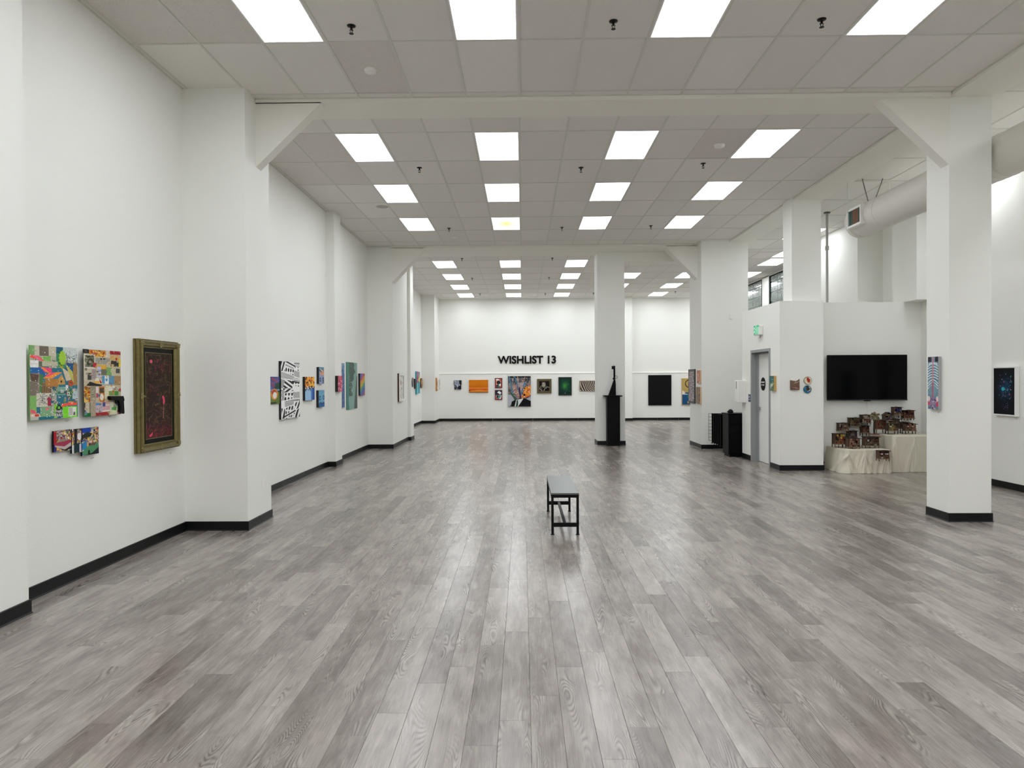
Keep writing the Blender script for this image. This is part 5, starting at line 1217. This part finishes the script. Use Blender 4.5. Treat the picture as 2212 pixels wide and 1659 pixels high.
# -------- column with skeleton painting
cv = Cv(70, 240, '#5f8494'); cv.mixf(cv.noise(112, 6) * 0.5, '#8aa4b0'); cv.rect(0, 0, 0.35, 0.1, '#2c2430'); cv.rect(0.7, 0, 1, 0.1, '#2c2430')
for k in range(9):
    v = 0.14 + k * 0.05
    for s in (-1, 1):
        for j in range(8):
            t_ = j / 8; cv.ell(0.5 + s * (0.08 + 0.42 * t_), v + 0.05 * t_ * t_ + (0.03 if k > 5 else 0) * t_, 0.05, 0.0075, '#dfe6ea')
cv.poly([(0.05, 0.13), (0.4, 0.1), (0.5, 0.13), (0.1, 0.17)], '#c8d4dc'); cv.poly([(0.95, 0.13), (0.6, 0.1), (0.5, 0.13), (0.9, 0.17)], '#c8d4dc')
cv.line(0.5, 0.02, 0.47, 0.8, 0.05, '#c84a68')
for k in range(22): cv.ell(0.5 - 0.0012 * k, 0.03 + k * 0.034, 0.05, 0.008, '#e8b8c0')
cv.ell(0.5, 0.62, 0.38, 0.14, '#7c9aa6', 0.6); cv.line(0.49, 0.5, 0.47, 0.8, 0.05, '#c84a68'); cv.ell(0.12, 0.84, 0.16, 0.09, '#c8405c'); cv.ell(0.9, 0.85, 0.16, 0.1, '#c8405c'); cv.ell(0.1, 0.8, 0.12, 0.05, '#e8d0d4'); cv.ell(0.92, 0.8, 0.12, 0.05, '#e8d0d4'); cv.poly([(0.25, 0.78), (0.75, 0.78), (0.85, 0.98), (0.5, 0.94), (0.15, 0.98)], '#8a7a98'); cv.speckle(113, 40, ['#4a4a70', '#c8a8b8', '#3a4a68'], 0.02, 0.06, (0.1, 0.8, 0.9, 1))
canvas('narrow rib cage and red spine painting on the white column', cv, 'X', 4.86, 0.039, '-X', (2004.5, 771, 883), (2026.8, 770.5, 885), '#a9a9aa')

# -------- right wall, dark blue picture
cv = Cv(50, 110, '#06070c'); r2_ = ((cv.U - 0.52) / 0.34) ** 2 + ((cv.V - 0.45) / 0.26) ** 2; cv.mixf(np.exp(-r2_ * 1.3) * 0.8 * (0.4 + 0.6 * cv.noise(114, 12)), '#1f6a9c'); cv.speckle(115, 50, ['#3f9ac0', '#6ac0c8', '#8a4a6a', '#e0e8f0', '#2a5a9c', '#c86a8a'], 0.008, 0.02, (0.22, 0.12, 0.85, 0.68)); cv.ell(0.45, 0.45, 0.08, 0.04, '#2fa8b8'); cv.speckle(116, 14, ['#3a4a9c', '#6a5a8a'], 0.008, 0.02, (0.35, 0.75, 0.7, 0.92))
framed('black picture of a blue sparkling figure in a white frame on the side wall', cv, 'X', XR, 0.06, '-X', (2144, 793, 897), (2193.5, 790.8, 899.5), 0.022, '#e6e6e4', 0.006)

# -------- caption cards
M_CARD = mat('white caption card', '#ecebe6', 0.6); M_INK = mat('caption ink', '#8d8b86', 0.7)
def caption(label, X, facing, px, py):
    p = aX(px, py, X)
    r = root_art('caption_card', (X, p.y, p.z), facing, label, 'label')
    MB().box(-0.045, 0.045, -0.0015, 0, -0.014, 0.014).build('card', M_CARD, r)
    MB().box(-0.03, 0.03, -0.002, -0.0015, 0.002, 0.0055).box(-0.022, 0.016, -0.002, -0.0015, -0.006, -0.0035).build('print', M_INK, r)
caption('small white caption card below the birdhouse collage', XL, '+X', 144, 909)
caption('small white caption card below the pistol collage', XL, '+X', 237, 899)
caption('small white caption card below the stepped car panels', XL, '+X', 198, 990)
caption('small white caption card below the ornate gilt frame', XL, '+X', 368, 979)
caption('small white caption card below the skeleton painting', 4.86, '-X', 2028, 891)
caption('small white caption card below the blue sparkling figure', XR, '-X', 2196, 905)

# ================================================================== DRAPED STANDS
def cloth_mat():
    m = bpy.data.materials.new('unbleached muslin'); m.use_nodes = True
    nt = m.node_tree; b = nt.nodes['Principled BSDF']
    b.inputs['Base Color'].default_value = (*lin('#cdc6b6'), 1); b.inputs['Roughness'].default_value = 0.9; b.inputs['Specular IOR Level'].default_value = 0.2
    g = nt.nodes.new('ShaderNodeNewGeometry'); n = nt.nodes.new('ShaderNodeTexNoise'); n.inputs['Scale'].default_value = 9; n.inputs['Detail'].default_value = 5; n.inputs['Distortion'].default_value = 1.5
    nt.links.new(g.outputs['Position'], n.inputs['Vector'])
    bp = nt.nodes.new('ShaderNodeBump'); bp.inputs['Strength'].default_value = 0.22; bp.inputs['Distance'].default_value = 0.03
    nt.links.new(n.outputs['Fac'], bp.inputs['Height']); nt.links.new(bp.outputs[0], b.inputs['Normal'])
    return m
M_CLOTH = cloth_mat()
def drape(label, x0, x1, y0, y1, h, amp, flare, seed, box_label, tight=0):
    cxm, cym = (x0 + x1) / 2, (y0 + y1) / 2
    st = empty('display_box', (cxm, cym, 0), 0, box_label, 'display box')
    MB().box(x0 - cxm + 0.03, x1 - cxm - 0.03, y0 - cym + 0.03, y1 - cym - 0.03, 0, h - 0.012).build('box_body', mat('plain plywood', '#b39a74', 0.7), st)
    MB().box(x0 - cxm + 0.025, x1 - cxm - 0.025, y0 - cym + 0.025, y1 - cym - 0.025, h - 0.012, h - 0.004).build('lid', mat('plain plywood', '#b39a74', 0.7), st)
    r = random.Random(seed)
    # perimeter samples with outward normals
    per = []
    def seg(a, b, nrm, n):
        for i in range(n):
            t_ = i / n; per.append((a[0] + (b[0] - a[0]) * t_, a[1] + (b[1] - a[1]) * t_, nrm))
    c_ = 0.035
    nx = 190; ny = 60
    seg((x0 + c_, y0), (x1 - c_, y0), (0, -1), nx)
    for i in range(8):
        a = -math.pi / 2 + math.pi / 2 * i / 8; per.append((x1 - c_ + c_ * math.cos(a), y0 + c_ + c_ * math.sin(a), (math.cos(a), math.sin(a))))
    seg((x1, y0 + c_), (x1, y1 - c_), (1, 0), ny)
    for i in range(8):
        a = math.pi / 2 * i / 8; per.append((x1 - c_ + c_ * math.cos(a), y1 - c_ + c_ * math.sin(a), (math.cos(a), math.sin(a))))
    seg((x1 - c_, y1), (x0 + c_, y1), (0, 1), 50)
    for i in range(8):
        a = math.pi / 2 + math.pi / 2 * i / 8; per.append((x0 + c_ + c_ * math.cos(a), y1 - c_ + c_ * math.sin(a), (math.cos(a), math.sin(a))))
    seg((x0, y1 - c_), (x0, y0 + c_), (-1, 0), ny)
    for i in range(8):
        a = math.pi + math.pi / 2 * i / 8; per.append((x0 + c_ + c_ * math.cos(a), y0 + c_ + c_ * math.sin(a), (math.cos(a), math.sin(a))))
    n = len(per)
    folds = []
    for ac in ([nx * 0.02, nx * 0.42, nx * 0.97] if tight > 0 else [nx * 0.45, nx * 0.02]):
        for k in range(7): folds.append((ac + r.uniform(-2, 2), r.uniform(1.4, 2.6), (k - 3) * 15 + r.uniform(-5, 5), r.uniform(0.5, 1.0)))
    for _ in range(9): folds.append((r.uniform(nx, n), r.uniform(3, 6), r.uniform(-15, 15), r.uniform(0.5, 1.0)))
    def disp(i, t_):
        d = flare * t_ ** 1.6
        for c0_, w_, sl, am in folds:
            x = (i - c0_ - sl * (t_ - 0.15) + n / 2) % n - n / 2
            d += amp * am * (min(1.0, t_ * 3.0) * (1 - 0.25 * t_)) * math.exp(-(x / (w_ * (0.7 + 1.6 * t_))) ** 2)
        d += amp * 0.35 * t_ * math.sin(i * 0.21 + 7 * t_ + seed)
        return d
    rows = 26; vs = []
    for k in range(rows + 1):
        t_ = k / rows
        for i, (x, y, nr) in enumerate(per):
            d = disp(i, t_) + 0.004
            lim = 1.0
            if nr[1] > 0.3: d = min(d, 0.02)          # back lies close to the wall
            if nr[0] * tight > 0.3: d = min(d, 0.022)  # side against the other stand
            z = h * (1 - t_) + 0.004 - (0.006 * (1 - t_) if k == 0 else 0)
            if k >= rows - 1: z = max(0.003, 0.006 + 0.008 * math.sin(i * 0.3) ** 2 if k == rows - 1 else 0.004); 
            vs.append((x + nr[0] * d - cxm, y + nr[1] * d - cym, max(0.003, z)))
    fs = [(k * n + i, k * n + (i + 1) % n, (k + 1) * n + (i + 1) % n, (k + 1) * n + i) for k in range(rows) for i in range(n)]
    # top: concentric rings to the centre
    base = len(vs); rings = 6
    for q in range(1, rings + 1):
        f = 1 - q / rings
        for i, (x, y, nr) in enumerate(per):
            vs.append(((x - cxm) * f, (y - cym) * f, h + 0.004 + 0.003 * math.sin(i * 0.13 + q)))
    prev = 0
    for q in range(rings):
        b0 = base + q * n
        a0 = 0 if q == 0 else base + (q - 1) * n
        fs += [(a0 + (i + 1) % n, a0 + i, b0 + i, b0 + (i + 1) % n) for i in range(n)]
    cl = empty('drape_cloth', (cxm, cym, 0), 0, label, 'cloth')
    o = MB().add(vs, fs).build('cloth', M_CLOTH, cl)
    o.data.polygons.foreach_set('use_smooth', [True] * len(o.data.polygons))
    return cl
LX0, LX1, LY0, LY1, LH = 5.58, 6.36, 12.44, 13.22, 0.40
HX0, HX1, HY0, HY1, HH = 6.44, 7.28, 12.53, 13.24, 0.635
drape('cream cloth falling in deep folds over the lower display box', LX0, LX1, LY0, LY1, LH, 0.034, 0.07, 7, 'low plywood display box under the folded cream cloth', 1)
drape('smoother cream cloth over the taller display box', HX0, HX1, HY0, HY1, HH, 0.011, 0.012, 3, 'tall plywood display box under the smooth cream cloth', -1)

# ================================================================== TWIG HOUSES
WOODS = [mat('dark twig', '#33251c', 0.8, vary=0.35, vscale=50), mat('brown twig', '#574032', 0.8, vary=0.35, vscale=50), mat('weathered slat', '#7d6850', 0.8, vary=0.3, vscale=50), mat('mahogany chip', '#6a3524', 0.7, vary=0.3, vscale=50)]
def hcol(c): return mat('house ' + c, c, 0.65, vary=0.3, vscale=60)
def twig_house(label, px0, py0, px1, py1, Yf, depth, cols, seed, legs=0.22, roof='flat', rail=True, stands=None):
    """shanty with post frame, patchwork front, roof, deck, railing and stilts; front plane at Yf, pixel box gives width and height"""
    a, b = aY(px0, py0, Yf), aY(px1, py1, Yf)
    w, z1, z0 = b.x - a.x, a.z, b.z
    if stands is not None: z0 = stands
    h = z1 - z0
    r = random.Random(seed)
    e = empty('twig_house', ((a.x + b.x) / 2, Yf + depth / 2, z0), 0, label, 'model house', 'twig shanty models by the television')
    W2, D2 = w / 2 * 0.88, depth / 2
    zb = h * legs; zr = h * 0.94
    p = 0.011
    for sx_ in (-1, 1):
        for sy in (-1, 1):
            MB().bar((sx_ * W2, sy * D2, 0), (sx_ * W2 * r.uniform(0.95, 1.0), sy * D2, zr), p).build('post', WOODS[r.randrange(2)], e)
    if w > 0.2: 
        for sx_ in (-0.33, 0.33): MB().bar((sx_ * W2, -D2, 0), (sx_ * W2, -D2, zb), p * 0.8).build('stilt', WOODS[0], e)
    MB().box(-W2 - 0.012, W2 + 0.012, -D2 - 0.03, D2, zb - 0.006, zb + 0.006).build('deck', WOODS[2], e)
    MB().box(-W2, W2, D2 - 0.012, D2, zb, zr).build('rear_wall', WOODS[0], e)
    MB().box(-W2, -W2 + 0.008, -D2 + 0.01, D2 - 0.012, zb, zr).build('side_wall', WOODS[1], e)
    MB().box(W2 - 0.008, W2, -D2 + 0.01, D2 - 0.012, zb, zr).build('side_wall', WOODS[1], e)
    # patchwork front
    nx = max(4, int(w / 0.034)); nz = 4 if h > 0.15 else 3
    for i in range(nx):
        for j in range(nz):
            if r.random() < 0.2: continue
            x0_ = -W2 + 2 * W2 * i / nx; x1_ = -W2 + 2 * W2 * (i + 1) / nx
            zz0 = zb + (zr - zb) * j / nz; zz1 = zb + (zr - zb) * (j + 1) / nz
            y_ = -D2 - 0.004 + r.uniform(0, 0.012)
            MB().box(x0_ + 0.002, x1_ - 0.002, y_, y_ + 0.006, zz0 + 0.003, zz1 - 0.003).build('front_panel', hcol(r.choice(cols)), e)
    # roof
    ov = 0.02
    if roof == 'flat':
        MB().box(-w / 2 * 0.98 - 0.005, w / 2 * 0.98 + 0.005, -D2 - 0.035, D2 + 0.0, zr, zr + 0.010).build('roof', WOODS[0], e)
    elif roof == 'slope':
        MB().prism([(-w / 2 - 0.01, -D2 - 0.03, zr + 0.03), (w / 2 + 0.015, -D2 - 0.03, zr - 0.012), (w / 2 + 0.015, -D2 - 0.03, zr - 0.002), (-w / 2 - 0.01, -D2 - 0.03, zr + 0.04)], (0, depth + 0.03, 0)).build('roof', WOODS[0], e)
    else:
        for s in (-1, 1):
            MB().bar((s * (w / 2 + 0.012), 0, zr - 0.02), (0, 0, zr + 0.035), depth + 0.03, 0.010).build('roof', WOODS[0], e)
    for k in range(3): MB().bar((r.uniform(-W2, 0), -D2 - 0.03, zr + 0.012), (r.uniform(0, W2), D2 * 0.8, zr + 0.014), 0.006).build('roof_twig', WOODS[1], e)
    if rail:
        zrl = zb + (zr - zb) * 0.34
        MB().bar((-W2, -D2 - 0.026, zrl), (W2, -D2 - 0.026, zrl), 0.006).build('handrail', WOODS[2], e)
        m_ = max(4, int(w / 0.035))
        for i in range(m_ + 1):
            x_ = -W2 + 2 * W2 * i / m_; MB().bar((x_, -D2 - 0.026, zb), (x_, -D2 - 0.026, zrl), 0.004).build('baluster', WOODS[2], e)
    for k in range(4): MB().bar((r.uniform(-W2, W2), -D2 - 0.018, zb), (r.uniform(-W2, W2), -D2 - 0.01, zr * 0.9), 0.006).build('brace', WOODS[r.randrange(4)], e)
    return e
def hx(x, y): return (1780 + x * 0.10848, 860 + y * 0.10848)
def house(label, x0, y0, x1, y1, Yf, depth, cols, seed, **k):
    a, b = hx(x0, y0), hx(x1, y1); return twig_house(label, a[0], a[1], b[0], b[1], Yf, depth, cols, seed, **k)
YH = 13.2
house('small twig house with pale crossed panels, leftmost hung on the screen wall', 285, 495, 490, 665, YH, 0.09, ['#b0a090', '#cfc4b4', '#5c4638', '#8a7460'], 1, legs=0.1)
house('dim brown twig house hung between pale crossed and grey gabled ones', 505, 390, 715, 590, YH, 0.09, ['#6a4c38', '#4c4a2c', '#7a6a3c', '#3a2a20'], 2, legs=0.14)
house('twig house with a pale triangle panel and red strips', 745, 330, 930, 530, YH, 0.09, ['#a9b0a0', '#7a2420', '#3a2a22', '#c9bfae'], 3, legs=0.2, roof='flat')
house('long legged dark rose twig house below the pale triangle one', 755, 545, 905, 755, YH, 0.09, ['#7a4c44', '#2c1c1c', '#9a6a58'], 4, legs=0.32, rail=False)
house('yellow and orange patched twig house on the lower cloth', 205, 700, 450, 945, 12.80, 0.12, ['#d0a63c', '#a2401c', '#c9b060', '#8a2c1c', '#4c3a20', '#b8b8a0'], 5, legs=0.24, stands=LH + 0.006)
house('black fronted twig house hung behind the sloping roofed one', 480, 650, 665, 805, YH, 0.09, ['#1c1820', '#2c2830', '#6a6a78', '#26202a'], 6, legs=0.06, rail=False)
house('dusty pink twig house with a wide sloping roof on the lower cloth', 480, 790, 720, 950, 12.6, 0.13, ['#9a6a5c', '#b58a7a', '#3a2824', '#5c4038'], 7, legs=0.12, roof='slope', stands=LH + 0.006)
house('wide dark twig house with white window marks on the lower cloth', 805, 765, 1110, 990, 12.66, 0.12, ['#241a18', '#3a2a24', '#6a3a2c', '#1c1614', '#a8a49c'], 8, legs=0.2, stands=LH + 0.006)
house('deep red twig house on the upper cloth beside the palm', 1030, 425, 1240, 700, 12.94, 0.1, ['#6a2018', '#8a3020', '#3a1a14', '#7a2c1c'], 9, legs=0.32, stands=HH + 0.006)
house('twig house with blue grey roofline panels hung above the red one', 1205, 310, 1358, 485, YH, 0.09, ['#6a6e80', '#8a8e9c', '#4c4c58', '#8a8060'], 10, legs=0.2, roof='gable', rail=False)
bl = house('tall twig house with a blue cross on cream, topmost of the group', 1384, 175, 1552, 400, YH, 0.09, ['#cfc090', '#b06a70', '#5a3424', '#3a2a20'], 11, legs=0.28)
for s in (-1, 1):
    MB().bar((-0.045 * s, -0.075, 0.115), (0.045 * s, -0.075, 0.18), 0.018).build('blue_cross', hcol('#1f2a6a'), bl)
house('brick red twig house with dark gable hung right of the blue cross', 1580, 240, 1800, 440, YH, 0.09, ['#8a3c24', '#a04c30', '#5a2418', '#3a1c14'], 12, legs=0.2, roof='flat')
house('olive and yellow twig house on the upper cloth, middle of the row', 1262, 500, 1480, 705, 12.80, 0.1, ['#5c5a34', '#7a7444', '#b89a3c', '#3a3a24', '#c8c0a0'], 13, legs=0.3, stands=HH + 0.006)
house('tiny mint panelled hut hung above the olive twig house', 1422, 418, 1505, 500, 13.1, 0.19, ['#9ab0a0', '#a8c0ae', '#8aa494'], 14, legs=0.02, rail=False)
house('long low dark twig house on the upper cloth, behind the chalk pink one', 1515, 475, 1690, 705, 13.03, 0.1, ['#3a2420', '#5a342c', '#2c1c1c', '#4a3a2c'], 15, legs=0.4, stands=HH + 0.006)
house('pink and brown twig house, last on the upper cloth', 1610, 500, 1835, 720, 12.80, 0.1, ['#a06a58', '#7a4434', '#4c3426', '#c8b8a8', '#6a5a44'], 16, legs=0.3, roof='slope', stands=HH + 0.006)
house('twig house with a white arched panel hung on the front of the cloth', 1085, 1045, 1310, 1255, 12.24, 0.10, ['#5a3020', '#d8d8d4', '#3a2218', '#7a4a2c'], 17, legs=0.22)
# palm made of twigs
pa = aY(*hx(1000, 255), 12.76); pb = aY(*hx(1008, 690), 12.76)
pm = empty('twig_palm', (pb.x, 12.76, HH + 0.006), 0, 'tall twig palm tree with drooping straw leaves beside the red house', 'model tree')
ht = pa.z - HH - 0.006
MB().tube((0, 0, 0), (0.004, 0, ht * 0.82), 0.011, 0.007, n=8).build('trunk', WOODS[0], pm)
MB().box(-0.09, 0.06, -0.05, 0.05, 0, 0.012).build('base_board', WOODS[3], pm)
straw = mat('dry straw leaf', '#6e6046', 0.85, vary=0.3, vscale=40)
rq = random.Random(4)
for k in range(64):
    a_ = rq.uniform(0, 6.28); l_ = rq.uniform(0.045, 0.1); dz = rq.uniform(-0.13, 0.04)
    MB().prism([(0, 0, ht * 0.84), (l_ * math.cos(a_) * 0.6 - 0.01, l_ * math.sin(a_) * 0.6, ht * 0.84 + dz * 0.3), (l_ * math.cos(a_), l_ * math.sin(a_), ht * 0.84 + dz), (l_ * math.cos(a_) * 0.6 + 0.012, l_ * math.sin(a_) * 0.6, ht * 0.84 + dz * 0.4 + 0.012)], (0, 0.003, 0.002)).build('leaf', straw, pm)
MB().lathe((0, 0, ht * 0.9), [(0.03, 0), (0.026, 0.012), (0.006, 0.03)], 10).build('crown', straw, pm)
MB().tube((0, 0, ht * 0.8), (0, 0, ht * 0.92), 0.012, 0.016, n=8).build('neck', straw, pm)
